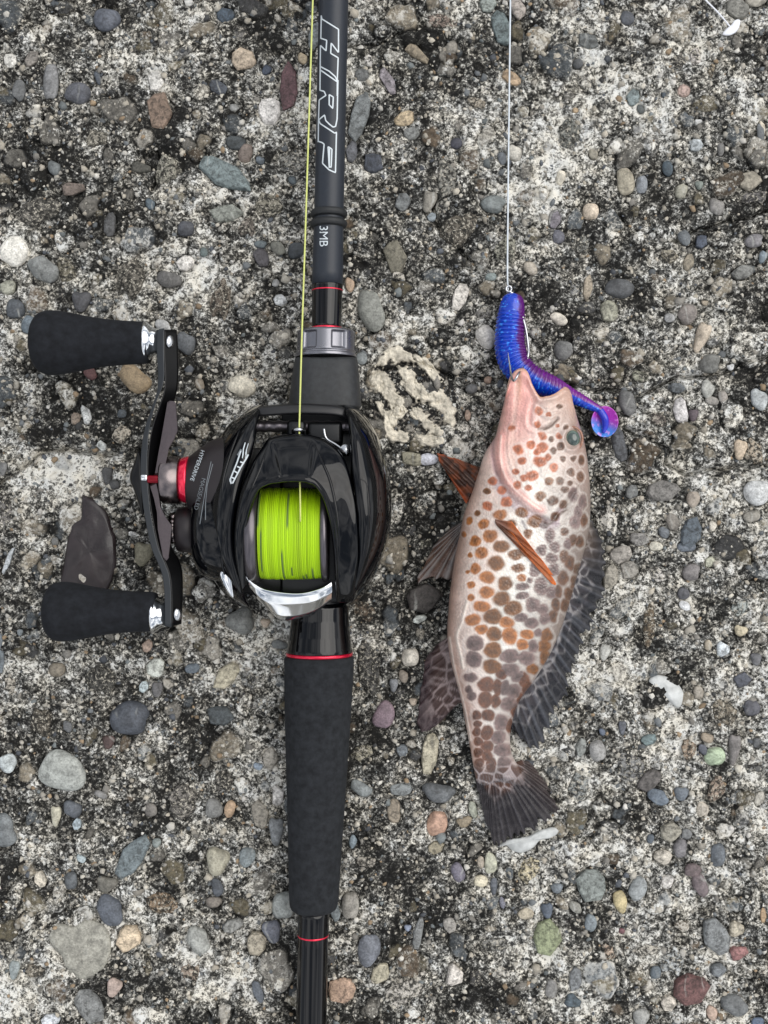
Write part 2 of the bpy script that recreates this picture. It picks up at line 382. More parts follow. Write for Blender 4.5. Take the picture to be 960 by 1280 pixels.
# ------------------------------------------------------------------ stones seen in the photograph
# px py rx ry angle(deg, clockwise) r g b shape   (s smooth pebble, a angular stone, r rough weathered stone)
STONES = """
135 22 18 17 0 92 98 110 s;281 18 13 9 -10 75 92 108 a;303 73 17 14 0 190 168 138 a;63 97 10 26 0 128 128 128 s
98 114 17 15 0 92 94 102 s;122 95 5 11 -10 80 88 98 s;194 100 11 13 0 222 218 208 a;198 137 17 24 0 142 116 94 a
272 108 12 8 30 82 88 98 a;294 178 13 9 10 72 78 80 a;307 189 9 14 10 128 112 100 s;281 217 38 17 32 118 134 134 a
281 266 23 11 -6 142 146 134 a;310 282 13 15 0 130 118 106 r;67 209 8 10 0 102 108 108 s;12 75 8 9 0 214 210 198 a
40 73 8 12 30 138 130 120 a;24 110 9 15 0 108 110 110 s;19 312 19 22 15 236 231 216 s;54 337 17 20 -30 124 127 124 s
10 359 11 9 10 172 172 150 a;20 386 12 13 0 82 88 94 s;101 377 13 13 0 84 84 88 s;38 404 11 14 20 100 115 125 s
213 348 17 12 15 104 102 99 s;232 284 11 11 0 80 82 89 s;187 254 6 8 0 84 100 110 s;137 280 8 15 0 92 92 92 a
90 235 15 8 -10 124 108 96 a;175 209 13 7 5 92 90 80 a;212 212 17 24 10 140 136 118 r;232 329 12 10 0 218 212 202 a
85 338 18 22 0 128 120 96 r;165 345 26 32 20 104 98 86 r;277 375 15 28 5 112 98 82 r;120 172 20 15 0 124 118 102 r
45 265 30 22 0 96 92 84 r;255 315 5 6 0 104 120 118 s;325 200 6 6 0 100 112 122 s;236 3 7 5 0 192 190 182 a
378 72 6 8 0 192 170 130 s;360 107 12 31 3 108 74 78 a;336 138 14 17 0 222 216 208 a;334 86 6 8 30 72 84 104 s
293 133 7 6 0 146 146 142 s;347 310 10 9 0 118 118 106 s;370 311 10 12 0 72 78 83 s;327 321 9 13 -25 84 80 84 a
325 305 8 5 10 96 108 112 s;350 375 9 8 10 192 196 196 a;345 353 5 6 0 142 142 140 s;335 255 20 16 10 132 126 106 r
365 200 20 14 0 152 150 140 r;393 45 8 18 10 130 138 140 a;365 225 6 6 0 90 102 108 s;303 40 14 11 0 108 104 98 r
484 100 8 19 -25 150 140 146 a;521 66 18 7 35 152 136 108 a;550 25 26 9 10 152 130 114 r;627 33 11 23 -14 108 124 124 a
610 3 11 13 0 164 174 164 a;647 10 10 14 -20 172 160 148 a;450 145 11 32 15 124 130 130 a;506 148 14 9 -12 208 182 136 a
514 166 10 8 -10 130 132 128 a;466 203 14 13 20 80 86 98 a;571 178 8 8 0 74 74 86 s;628 196 6 10 -15 112 118 124 s
643 190 9 11 0 190 184 168 s;616 255 16 12 10 124 132 130 s;536 252 9 14 15 142 136 122 s;504 252 9 12 20 114 118 118 a
540 271 6 6 0 140 152 158 a;558 220 13 26 0 130 128 118 r;493 320 15 21 -10 126 120 100 a;570 285 27 26 0 100 92 78 r
634 310 16 19 0 152 150 130 r;596 127 15 9 30 172 158 134 r;640 97 13 8 35 188 156 114 a;663 335 9 9 0 172 160 140 s
452 93 9 8 0 116 118 116 a;694 275 7 12 15 136 128 136 a;460 75 9 10 0 212 206 198 r;440 190 8 14 0 110 112 118 a
785 22 9 9 0 94 98 106 s;735 50 15 10 20 112 116 114 a;723 78 7 7 0 88 90 92 s;733 95 12 16 0 222 216 200 r
923 10 15 13 20 132 130 120 a;945 2 14 6 0 168 160 142 s;792 122 9 11 0 130 146 146 a;801 136 5 6 0 96 102 100 s
830 118 4 5 0 84 98 110 s;855 113 8 8 30 194 162 146 a;870 180 10 8 0 176 184 186 a;902 185 5 10 0 126 124 120 s
835 209 7 11 -10 74 90 100 s;783 226 11 19 -5 166 156 130 s;803 228 7 13 0 136 142 148 s;702 220 6 11 10 216 206 182 s
739 262 10 12 0 218 196 166 s;852 239 8 10 10 168 164 142 s;896 257 10 12 0 136 132 126 s;699 296 8 9 0 104 104 114 s
730 307 11 15 20 132 132 124 r;693 272 7 13 10 152 150 146 a;856 295 8 12 -25 110 116 120 s;877 301 8 9 20 84 94 112 a
943 301 12 9 -8 130 126 128 s;951 165 5 13 0 110 114 116 s;938 225 15 13 0 162 152 130 a;945 245 20 10 -5 104 100 98 r
955 320 6 10 20 120 136 146 s;742 192 6 7 0 164 156 134 s;711 165 20 20 0 118 120 112 r;840 320 15 14 -20 152 142 118 r
861 328 7 12 20 150 138 114 a;720 137 4 4 0 196 164 118 s;873 152 6 4 -20 222 222 218 a;875 230 6 7 0 128 138 128 s
870 70 13 12 0 208 198 188 r;845 75 15 13 20 96 92 86 r;890 85 8 15 20 146 128 98 r;953 160 4 11 0 220 206 176 s
776 359 19 14 5 86 88 90 s;861 391 12 15 20 136 126 118 s;877 422 9 20 20 188 170 144 s;706 436 13 15 10 112 112 110 s
888 455 13 13 0 116 116 110 s;735 359 6 18 5 166 150 124 a;718 361 8 10 0 142 142 138 r;762 388 11 14 -10 160 158 134 a
700 398 12 8 30 212 202 182 s;885 485 9 12 20 176 176 166 s;784 503 12 16 5 108 108 106 s;847 485 10 7 10 102 108 112 a
852 513 9 16 -15 216 210 206 a;867 519 7 8 0 94 80 86 s;891 500 9 6 15 158 152 142 s;904 495 6 9 -20 156 146 136 s
949 498 11 15 0 174 180 180 s;927 560 9 15 10 218 192 156 s;945 565 13 18 0 178 160 132 r;950 613 19 19 0 202 204 202 s
829 614 22 14 -8 130 126 120 a;868 622 9 12 0 164 150 132 s;864 667 13 22 18 92 104 114 a;841 651 8 13 -20 144 136 124 s
892 657 6 8 20 210 200 180 s;940 645 11 8 -30 150 144 130 s;790 615 8 10 30 118 120 118 a;763 650 14 21 0 226 220 206 r
800 674 13 9 15 148 144 138 a;830 665 7 8 0 108 114 120 s;800 470 11 8 0 150 150 126 r;775 555 9 22 -15 92 94 98 a
930 340 15 9 -10 134 134 128 a;825 525 11 10 0 122 110 100 r;838 397 7 6 0 164 164 162 s;882 378 5 4 0 166 150 124 s
914 459 5 4 -20 226 226 224 s;776 693 14 11 -15 166 158 146 a;763 720 10 16 15 166 158 140 a;786 712 12 12 0 156 150 138 a
822 718 11 11 20 214 208 198 r;821 683 9 6 0 206 200 178 s;859 683 12 7 0 110 120 132 s;864 716 12 12 0 128 122 120 s
888 703 6 8 20 188 188 160 a;855 742 8 8 0 98 98 104 s;856 757 8 6 10 226 228 228 s;925 762 16 10 -15 164 172 166 r
926 789 9 7 15 206 190 150 s;904 812 9 10 0 212 222 226 a;886 806 5 8 0 178 164 138 s;946 823 8 10 0 114 114 118 s
928 850 12 9 -15 94 98 110 a;941 885 11 11 0 94 94 102 s;905 890 16 18 0 134 122 100 r;756 816 7 11 10 194 194 184 s
874 865 7 10 -10 166 156 138 s;811 925 10 7 -15 116 138 138 a;787 958 20 20 0 132 132 130 r;747 937 10 15 -15 162 160 156 s
727 935 7 12 0 146 150 144 a;860 937 12 15 -10 168 142 114 r;894 944 13 13 0 176 198 156 s;879 937 6 7 0 96 100 112 s
918 938 8 20 5 130 124 120 s;884 922 8 7 0 166 148 122 s;946 928 5 7 0 112 114 116 s;945 960 13 9 0 116 116 112 r
813 976 18 12 -30 108 102 98 a;822 996 14 10 5 108 122 136 s;852 993 10 9 0 114 124 134 s;725 985 14 18 15 150 154 150 r
895 985 15 19 15 164 140 116 r;922 970 10 6 0 128 128 124 r;778 910 5 9 0 104 108 118 s;753 915 4 5 0 94 106 126 s
812 780 12 31 3 116 98 72 r;660 1088 16 18 0 208 192 146 r;740 1106 18 21 -20 134 142 136 a;776 1125 9 17 -15 204 184 122 s
799 1110 11 18 20 152 158 158 s;697 1110 9 8 0 122 132 140 s;684 1139 8 10 -10 92 104 120 s;739 1153 8 13 0 124 136 142 s
657 1143 10 8 -35 192 178 148 s;684 1173 18 24 5 150 160 114 a;719 1134 9 7 15 150 148 136 s;851 1062 9 13 0 124 120 122 s
867 1087 11 10 0 122 104 104 s;875 1106 10 15 -5 126 110 112 s;898 1067 9 17 0 110 118 126 s;835 1103 8 9 20 222 216 206 a
830 1072 11 9 20 200 190 170 a;814 1048 5 7 0 92 104 116 s;839 1040 14 13 0 166 160 140 a;859 1042 7 8 0 128 130 130 s
879 1012 8 9 0 196 184 164 s;950 998 7 10 20 190 184 168 a;897 1172 17 25 -35 134 138 138 a;924 1192 12 9 -20 168 110 106 a
899 1213 10 9 0 116 122 126 a;843 1203 18 19 10 186 190 188 r;820 1215 7 9 0 100 112 120 s;864 1238 24 20 -15 122 80 76 a
917 1256 17 14 -10 112 115 115 s;836 1255 10 11 0 218 206 186 a;803 1270 11 12 0 166 166 160 s;890 1266 7 10 0 190 158 134 s
719 1224 9 16 5 130 134 136 a;690 1236 8 14 5 134 132 128 s;716 1252 11 9 20 84 100 110 a;762 1190 11 13 0 194 164 134 r
810 1190 14 8 -10 212 204 186 r;778 1164 4 4 0 136 86 92 s;921 1162 10 11 0 196 184 156 a;955 1145 4 10 0 200 162 112 s
948 1277 8 6 0 96 114 140 s;161 899 26 23 5 77 83 93 s;274 894 19 13 5 84 92 95 a;80 966 30 25 20 164 168 160 s
195 835 12 12 0 206 210 196 a;240 836 10 7 -5 108 122 134 s;196 862 8 10 0 110 108 108 s;179 859 6 8 20 186 204 206 a
71 836 11 10 0 142 130 108 s;12 856 12 17 10 178 168 150 r;10 952 12 14 -20 196 206 206 s;284 845 22 12 -42 188 178 146 a
310 850 10 12 0 150 150 146 r;127 847 26 25 0 80 78 72 r;52 905 15 20 0 96 88 74 r;126 993 9 5 25 142 140 136 s
90 1011 12 12 0 92 98 106 s;69 1021 7 13 0 188 182 154 s;96 1031 6 8 0 182 202 212 a;189 1013 8 9 0 124 118 110 s
135 928 9 9 0 92 70 66 s;228 1000 27 25 0 116 110 102 r;280 975 16 19 0 100 95 88 r;268 1011 11 13 0 124 124 120 s
287 1011 8 11 35 194 158 116 s;325 1018 11 20 -15 156 148 132 a;338 948 10 15 0 176 168 152 a;4 1040 15 23 -20 120 126 128 s
84 908 6 8 0 110 112 114 s;322 958 6 5 0 150 170 190 s;347 995 8 14 0 214 208 200 a;0 815 5 26 0 112 122 128 s
345 1040 10 18 0 128 132 134 s;165 1073 15 33 30 114 128 132 a;196 1053 6 7 0 132 142 138 s;132 1106 14 10 10 120 116 104 s
137 1137 20 17 25 90 97 108 s;88 1100 8 13 0 100 106 110 s;161 1173 15 19 20 218 192 152 a;273 1075 16 21 10 172 166 140 s
310 1070 11 15 10 134 146 148 s;247 1175 16 16 10 162 164 156 s;272 1110 7 12 -15 84 90 98 s;268 1127 11 8 0 128 118 106 s
200 1130 24 15 30 144 118 86 r;18 1211 7 14 5 154 166 166 s;42 1213 14 10 0 126 116 98 r;143 1234 10 14 20 192 166 150 s
112 1257 15 24 -35 130 132 130 a;340 1163 12 17 -15 104 108 122 s;320 1180 12 15 10 178 166 140 a;185 1205 6 16 0 132 122 94 r
238 1215 16 16 0 164 142 120 r;322 1240 7 14 -10 104 112 122 s;354 1130 14 19 0 150 155 150 s;62 1276 14 9 -20 216 222 228 a
50 1100 8 11 -30 208 196 172 a;101 1073 6 6 0 176 194 198 s;290 1158 15 8 -25 140 140 134 a;463 388 18 27 0 140 142 132 s
437 355 6 10 0 204 170 134 s;607 419 12 18 -35 202 196 186 s;575 370 9 18 20 218 210 196 a;500 345 10 7 0 196 188 172 r
452 447 8 9 0 138 146 146 s;614 345 7 6 0 138 152 148 s;610 475 5 5 0 178 144 118 s;590 485 8 7 0 104 104 104 s
585 518 4 8 0 190 158 132 s;515 573 17 9 15 156 150 124 a;537 574 12 8 -5 202 204 216 s;605 390 12 10 20 142 138 130 r
510 664 11 12 0 80 80 80 r;530 680 10 9 0 108 106 88 r;530 747 23 19 -10 76 70 66 a;454 764 15 14 0 106 88 68 r
524 774 10 5 -20 208 214 204 a;525 791 6 9 10 140 132 116 r;513 820 11 13 0 218 208 188 s;504 845 6 9 0 152 138 120 s
492 857 6 9 0 120 123 127 s;503 869 9 12 0 100 98 95 r;517 877 6 6 0 196 176 150 s;481 895 13 18 25 142 116 128 s
537 942 10 27 8 192 182 150 a;503 938 7 8 -20 110 118 124 a;451 985 15 10 20 140 148 148 s;502 987 14 8 0 134 140 140 a
550 990 23 14 8 103 107 110 s;452 940 18 14 0 160 152 124 r;460 830 15 38 0 84 82 78 r;547 1028 13 19 10 200 152 120 s
493 1014 9 15 -5 164 148 124 a;580 1028 11 7 -10 170 152 120 s;545 1060 11 8 -25 168 156 124 a;572 1089 8 14 -25 120 114 130 s
614 1080 8 14 0 188 188 160 s;602 1101 9 9 0 220 208 172 s;601 1078 5 8 10 182 168 146 s;618 1107 5 14 0 108 114 124 s
591 1012 6 11 0 172 176 154 s;628 1128 4 8 0 140 140 156 s;438 1130 11 19 0 156 150 138 s;463 1185 15 24 8 114 119 129 s
523 1168 6 20 8 142 144 142 a;510 1160 5 5 0 124 136 160 s;562 1157 8 10 -20 162 156 146 a;580 1156 9 7 0 158 150 134 r
475 1218 11 15 35 188 178 146 a;428 1238 17 16 0 190 152 120 a;568 1220 11 14 10 226 216 202 a;627 1218 16 9 -10 206 200 186 r
510 1237 35 17 -25 200 192 178 r;418 1138 7 14 0 118 128 130 s;457 1077 13 9 -10 156 148 134 r;441 1052 5 9 20 128 146 156 s
620 1180 23 14 -10 138 136 128 r;594 1222 12 12 0 70 68 66 r;301 774 19 20 -35 118 120 116 s;332 778 7 7 0 194 172 146 s
350 806 11 6 10 122 126 124 s;168 472 22 17 25 168 142 100 s;112 466 9 9 0 112 70 68 s;107 518 6 13 -15 218 220 216 a
94 523 6 8 15 152 132 112 a;152 516 6 6 0 84 92 98 s;150 543 14 12 0 196 182 158 r;126 557 6 7 -30 200 204 198 a
134 593 7 14 0 84 84 84 s;143 606 7 6 0 80 80 80 s;7 638 14 22 0 116 112 108 r;68 676 5 6 0 134 134 130 s
178 693 13 15 10 128 122 96 s;165 667 6 3 0 226 224 218 a;10 700 4 19 22 192 200 204 a;304 482 18 15 15 226 216 190 s
249 480 7 8 10 138 124 104 s;232 428 12 16 0 94 98 102 s;203 407 11 8 10 168 168 166 s;184 808 7 9 10 176 148 126 a
3 586 6 9 0 120 120 118 s;152 905 3 3 0 120 120 120 s;25 790 4 5 0 134 144 148 s
"""
stones = []
for tok in STONES.replace('\n', ';').split(';'):
    t = tok.split()
    if len(t) == 9:
        stones.append([float(v) for v in t[:8]] + [t[8]])

# ------------------------------------------------------------------ concrete relief
STEP = 0.45
def axis_coords(half):
    fine = np.arange(-half, half + STEP * 0.5, STEP)
    far, d, v = [], STEP, half
    while v < 1600:
        d *= 1.35; v += d; far.append(v)
    far = np.array(far)
    return np.concatenate([-far[::-1], fine, far])
gx, gy = axis_coords(162.0), axis_coords(208.0)
GX, GY = np.meshgrid(gx, gy)
CRACKS = [
    [(-20, 612), (20, 590), (50, 565), (80, 560), (100, 565), (125, 570), (160, 562), (190, 566)],
    [(690, 478), (741, 485), (800, 494), (847, 473), (880, 470), (909, 464), (935, 455), (985, 438)],
    [(780, 534), (814, 548), (833, 562), (836, 582), (859, 594), (915, 585), (985, 576)],
    [(462, 470), (480, 462), (500, 455), (540, 458), (560, 470), (600, 474), (632, 474)],
    [(540, 250), (552, 290), (575, 312), (600, 335)],
    [(430, 60), (470, 48), (500, 35)],
    [(845, 300), (905, 275), (960, 262)],
    [(175, 195), (195, 185), (200, 215), (188, 235)],
]
HOLES = [(192, 195, 22, 3.2), (165, 160, 14, 1.6), (470, 45, 26, 1.5), (505, 25, 18, 1.2), (865, 60, 20, 1.4), (30, 180, 18, 1.2),
         (570, 300, 30, 1.0), (545, 735, 30, 1.5), (600, 540, 26, 1.3), (560, 600, 30, 1.6), (800, 780, 10, 1.4), (325, 690, 20, 1.0),
         (25, 455, 26, 1.4), (55, 510, 20, 1.0), (265, 905, 24, 1.0), (100, 230, 26, 1.2), (590, 640, 25, 1.0), (470, 870, 26, 1.2), (900, 600, 22, 1.0)]
def height(x, y):
    h = 1.0 * vnoise(x, y, 38, 1) + 0.75 * vnoise(x, y, 15, 2) + 0.55 * vnoise(x, y, 6.5, 3)
    h += 0.42 * vnoise(x, y, 3.0, 4) + 0.42 * vnoise(x, y, 1.6, 5) + 0.32 * vnoise(x, y, 0.95, 6) - 1.0 * np.clip(vnoise(x, y, 1.9, 14) - 0.35, 0, 1)
    a = vnoise(x, y, 9, 8) - 0.35 + 0.4 * vnoise(x, y, 3, 9)
    h -= 1.3 * np.clip(a, 0, 0.6)
    px, py = x * F / D + 480, 640 - y * F / D
    wob = 6 * vnoise(x, y, 5, 21); wob2 = 6 * vnoise(x, y, 5, 22)
    for (cx, cy, r, dp) in HOLES:
        m = (np.abs(px - cx) < 3 * r) & (np.abs(py - cy) < 3 * r)
        q = np.hypot(px[m] + wob[m] - cx, py[m] + wob2[m] - cy) / r
        h[m] -= dp * np.exp(-q ** 3)
    for s in stones:                                    # every stone sits in its own socket
        R = max(s[2], s[3]) * 1.7
        m = (np.abs(px - s[0]) < R) & (np.abs(py - s[1]) < R)
        if not m.any(): continue
        ca, sa = math.cos(math.radians(s[4])), math.sin(math.radians(s[4]))
        dx, dy = px[m] - s[0], py[m] - s[1]
        q = np.hypot((dx * ca + dy * sa) / s[2], (-dx * sa + dy * ca) / s[3])
        dep = {'s': 1.0, 'a': 0.9, 'r': 0.55}[s[8]]
        hm = h[m]
        w = 1 - sstep(0.9, 1.5, q)
        h[m] = hm * (1 - w) + np.minimum(hm, 0.1) * w - dep * (1 - sstep(0.95, 1.22, q))
    return h
GZ = height(GX, GY)
GZ *= np.exp(-np.clip(np.maximum(np.abs(GX) - 165, np.abs(GY) - 212), 0, None) / 60)
LT = np.zeros(GZ.shape); LG = np.zeros(GZ.shape); LB = np.zeros(GZ.shape)
# buried aggregate: low lumps under the weathered skin, each with a tight crevice round it
lr = np.random.default_rng(77)
fi0, fj0 = int(np.searchsorted(gx, -160)), int(np.searchsorted(gy, -206))
for _ in range(2300):
    cx, cy = lr.uniform(-158, 158), lr.uniform(-204, 204)
    r = min(1.2 + lr.gamma(1.5, 1.25), 8.0)
    if any((abs(cx - (s_[0] - 480) * D / F) < s_[2] * 0.28 + r * .6) and (abs(cy - (640 - s_[1]) * D / F) < s_[3] * 0.28 + r * .6) for s_ in stones): continue
    w = int(r * 1.7 / STEP) + 2
    i, j = int(np.searchsorted(gx, cx)), int(np.searchsorted(gy, cy))
    sl = (slice(max(j - w, 0), j + w), slice(max(i - w, 0), i + w))
    dx, dy = GX[sl] - cx, GY[sl] - cy
    a_ = lr.uniform(0, 3.14); el = lr.uniform(0.6, 1.0)
    q = np.hypot(dx * math.cos(a_) + dy * math.sin(a_), (dy * math.cos(a_) - dx * math.sin(a_)) / el) / r
    ang_ = np.arctan2(dy, dx)
    q = q * (1 + 0.10 * np.abs(((ang_ * lr.integers(3, 6) / 6.283 + lr.random()) % 1) * 2 - 1) + 0.14 * np.sin(2 * ang_ + lr.uniform(0, 6)) + 0.1 * np.sin(3 * ang_ + lr.uniform(0, 6)) + 0.07 * np.sin(5 * ang_ + lr.uniform(0, 6)))
    ins = 1 - sstep(0.86, 1.0, q)
    flat = 0.55
    GZ[sl] = GZ[sl] * (1 - flat * ins) + ins * (lr.uniform(-0.1, 0.5) + 0.2 * r * np.sqrt(np.clip(1 - q * q, 0, 1))) - 0.75 * np.exp(-((q - 1.08) / 0.12) ** 2)
    if lr.random() < (0.62 if r > 2.2 else 0.4):
        LG[sl] = np.maximum(LG[sl], (1 - sstep(0.8, 0.98, q)) * lr.uniform(0.55, 1.0)); LB[sl] = np.where(q < 1.02, lr.random(), LB[sl])
    else:
        LG[sl] *= sstep(0.9, 1.05, q)
    LT[sl] += ins * lr.normal(0, 0.22) - 0.12 * np.exp(-((q - 1.08) / 0.14) ** 2)
# cracks run through everything
CW1, CW2 = 6 * vnoise(GX, GY, 5, 21), 6 * vnoise(GX, GY, 5, 22)
CPX, CPY = GX * F / D + 480, 640 - GY * F / D
for c in CRACKS:
    c = np.array(c, float)
    lo, hi = c.min(0) - 30, c.max(0) + 30
    m = (CPX > lo[0]) & (CPX < hi[0]) & (CPY > lo[1]) & (CPY < hi[1])
    d, s_, _ = dist_poly(CPX[m] + CW1[m] * 0.6, CPY[m] + CW2[m] * 0.6, c)
    GZ[m] += -3.6 * np.exp(-(d / 2.6) ** 2) - 0.6 * np.exp(-(d / 9) ** 2) + 0.5 * s_ * np.exp(-(d / 16) ** 2)
    LG[m] *= sstep(2, 6, d)
far = np.maximum(np.abs(GX) - 170, np.abs(GY) - 216)

# tone: where pale sand and lichen show, dark growth covers, and shade between rod and fish is painted in
TONE = [(733, 95, 30, .5), (245, 355, 26, .6), (60, 600, 38, .5), (100, 575, 30, .5), (860, 430, 60, .35), (890, 130, 80, .25), (700, 240, 60, .25),
        (760, 850, 70, .25), (30, 1240, 50, .6), (30, 50, 40, .3), (640, 260, 50, .35), (760, 80, 50, .35), (300, 1230, 40, .4), (900, 340, 50, .2),
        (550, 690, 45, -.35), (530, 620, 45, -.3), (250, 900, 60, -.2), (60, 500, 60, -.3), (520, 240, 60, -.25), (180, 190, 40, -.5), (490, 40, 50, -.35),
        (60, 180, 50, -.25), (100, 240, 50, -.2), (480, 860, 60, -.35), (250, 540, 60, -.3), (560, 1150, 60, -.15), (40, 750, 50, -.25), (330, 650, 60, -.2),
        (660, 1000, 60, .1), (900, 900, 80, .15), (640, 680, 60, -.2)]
GPX, GPY = GX * F / D + 480, 640 - GY * F / D
tone = 0.2 * vnoise(GX, GY, 30, 31) + 0.26 * vnoise(GX, GY, 12, 34) + 0.2 * vnoise(GX, GY, 6, 32) + 0.18 * vnoise(GX, GY, 3, 33)
tone = tone * np.exp(-np.clip(far, 0, None) / 40) + LT
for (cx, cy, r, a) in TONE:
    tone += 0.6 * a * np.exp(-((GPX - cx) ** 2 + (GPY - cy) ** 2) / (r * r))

m, n, l, b = mat_new('weathered_concrete')
tc = n.new('ShaderNodeTexCoord')
at = n.new('ShaderNodeVertexColor'); at.layer_name = 'Col'
sep = n.new('ShaderNodeSeparateColor'); l.new(at.outputs['Color'], sep.inputs['Color'])
def vor(scale, feat='F1'):
    v = n.new('ShaderNodeTexVoronoi'); v.feature = feat; v.inputs['Scale'].default_value = scale
    l.new(wv.outputs[0], v.inputs['Vector']); return v
wn_ = tex_noise(n, l, 700, 2, 0.5, 0.0, tc.outputs['Object'])          # warp so that grains are not regular cells
ws = n.new('ShaderNodeVectorMath'); ws.operation = 'SCALE'; ws.inputs['Scale'].default_value = 0.0011; l.new(wn_.outputs['Color'], ws.inputs[0])
wv = n.new('ShaderNodeVectorMath'); wv.operation = 'ADD'; l.new(tc.outputs['Object'], wv.inputs[0]); l.new(ws.outputs[0], wv.inputs[1])
v1 = vor(1050); v2 = vor(2300)
s1 = n.new('ShaderNodeSeparateColor'); l.new(v1.outputs['Color'], s1.inputs['Color'])
s2 = n.new('ShaderNodeSeparateColor'); l.new(v2.outputs['Color'], s2.inputs['Color'])
n1 = tex_noise(n, l, 520, 5, 0.72, 0.3, tc.outputs['Object'])
def mad(a, k, c):
    q = n.new('ShaderNodeMath'); q.operation = 'MULTIPLY_ADD'; l.new(a, q.inputs[0]); q.inputs[1].default_value = k
    if isinstance(c, float): q.inputs[2].default_value = c
    else: l.new(c, q.inputs[2])
    return q.outputs[0]
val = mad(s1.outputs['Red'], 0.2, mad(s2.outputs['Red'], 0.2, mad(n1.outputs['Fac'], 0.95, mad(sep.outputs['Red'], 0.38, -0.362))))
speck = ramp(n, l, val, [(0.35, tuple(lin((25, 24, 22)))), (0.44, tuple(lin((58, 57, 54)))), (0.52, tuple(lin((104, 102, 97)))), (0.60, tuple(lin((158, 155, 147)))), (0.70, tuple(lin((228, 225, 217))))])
n3 = tex_noise(n, l, 140, 3, 0.5, 0.0, tc.outputs['Object'])
hue = ramp(n, l, n3.outputs['Fac'], [(0.35, (0.95, 0.98, 1.02)), (0.65, (1.02, 1.0, 0.95))])
cc = mixc(n, l, speck.outputs['Color'], hue.outputs['Color'], 1.0, 'MULTIPLY')
# bare faces of the buried stones
kinds = ramp(n, l, sep.outputs['Blue'], [(0.0, tuple(lin((104, 110, 114)))), (0.18, tuple(lin((138, 134, 126)))), (0.34, tuple(lin((122, 114, 94)))), (0.5, tuple(lin((84, 84, 84)))), (0.64, tuple(lin((160, 150, 132)))), (0.78, tuple(lin((112, 98, 82)))), (0.9, tuple(lin((196, 190, 178)))), (1.0, tuple(lin((128, 136, 134))))])
kinds.color_ramp.interpolation = 'CONSTANT'
n6 = tex_noise(n, l, 620, 6, 0.75, 0.3, tc.outputs['Object'])
r6 = ramp(n, l, n6.outputs['Fac'], [(0.32, 0.25), (0.5, 0.85), (0.7, 1.35)])
bare = mixc(n, l, kinds.outputs['Color'], r6.outputs['Color'], 1.0, 'MULTIPLY')
gm = n.new('ShaderNodeMath'); gm.operation = 'MULTIPLY'; l.new(sep.outputs['Green'], gm.inputs[0])
r7 = ramp(n, l, n1.outputs['Fac'], [(0.34, 1.0), (0.62, 0.45)]); l.new(r7.outputs['Color'], gm.inputs[1])
cc = mixc(n, l, cc, bare, gm.outputs[0])
l.new(cc, b.inputs['Base Color'])
b.inputs['Roughness'].default_value = 0.9
b.inputs['Specular IOR Level'].default_value = 0.3
nb = tex_noise(n, l, 1700, 4, 0.7, 0.0, tc.outputs['Object'])
bump(n, l, b, nb.outputs['Fac'], 0.9, 0.0006)
M['concrete'] = m

col = np.zeros((GX.size, 3), np.float32)
col[:, 1] = LG.ravel(); col[:, 2] = LB.ravel()
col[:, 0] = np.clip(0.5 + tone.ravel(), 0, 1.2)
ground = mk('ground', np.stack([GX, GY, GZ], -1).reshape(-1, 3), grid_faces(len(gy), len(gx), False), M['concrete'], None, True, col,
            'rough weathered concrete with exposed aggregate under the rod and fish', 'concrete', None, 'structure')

def gz(px, py):
    x, y = (np.asarray(px) - 480) * D / F, (640 - np.asarray(py)) * D / F
    i = np.clip(np.searchsorted(gx, x), 0, len(gx) - 1); j = np.clip(np.searchsorted(gy, y), 0, len(gy) - 1)
    return GZ[j, i]

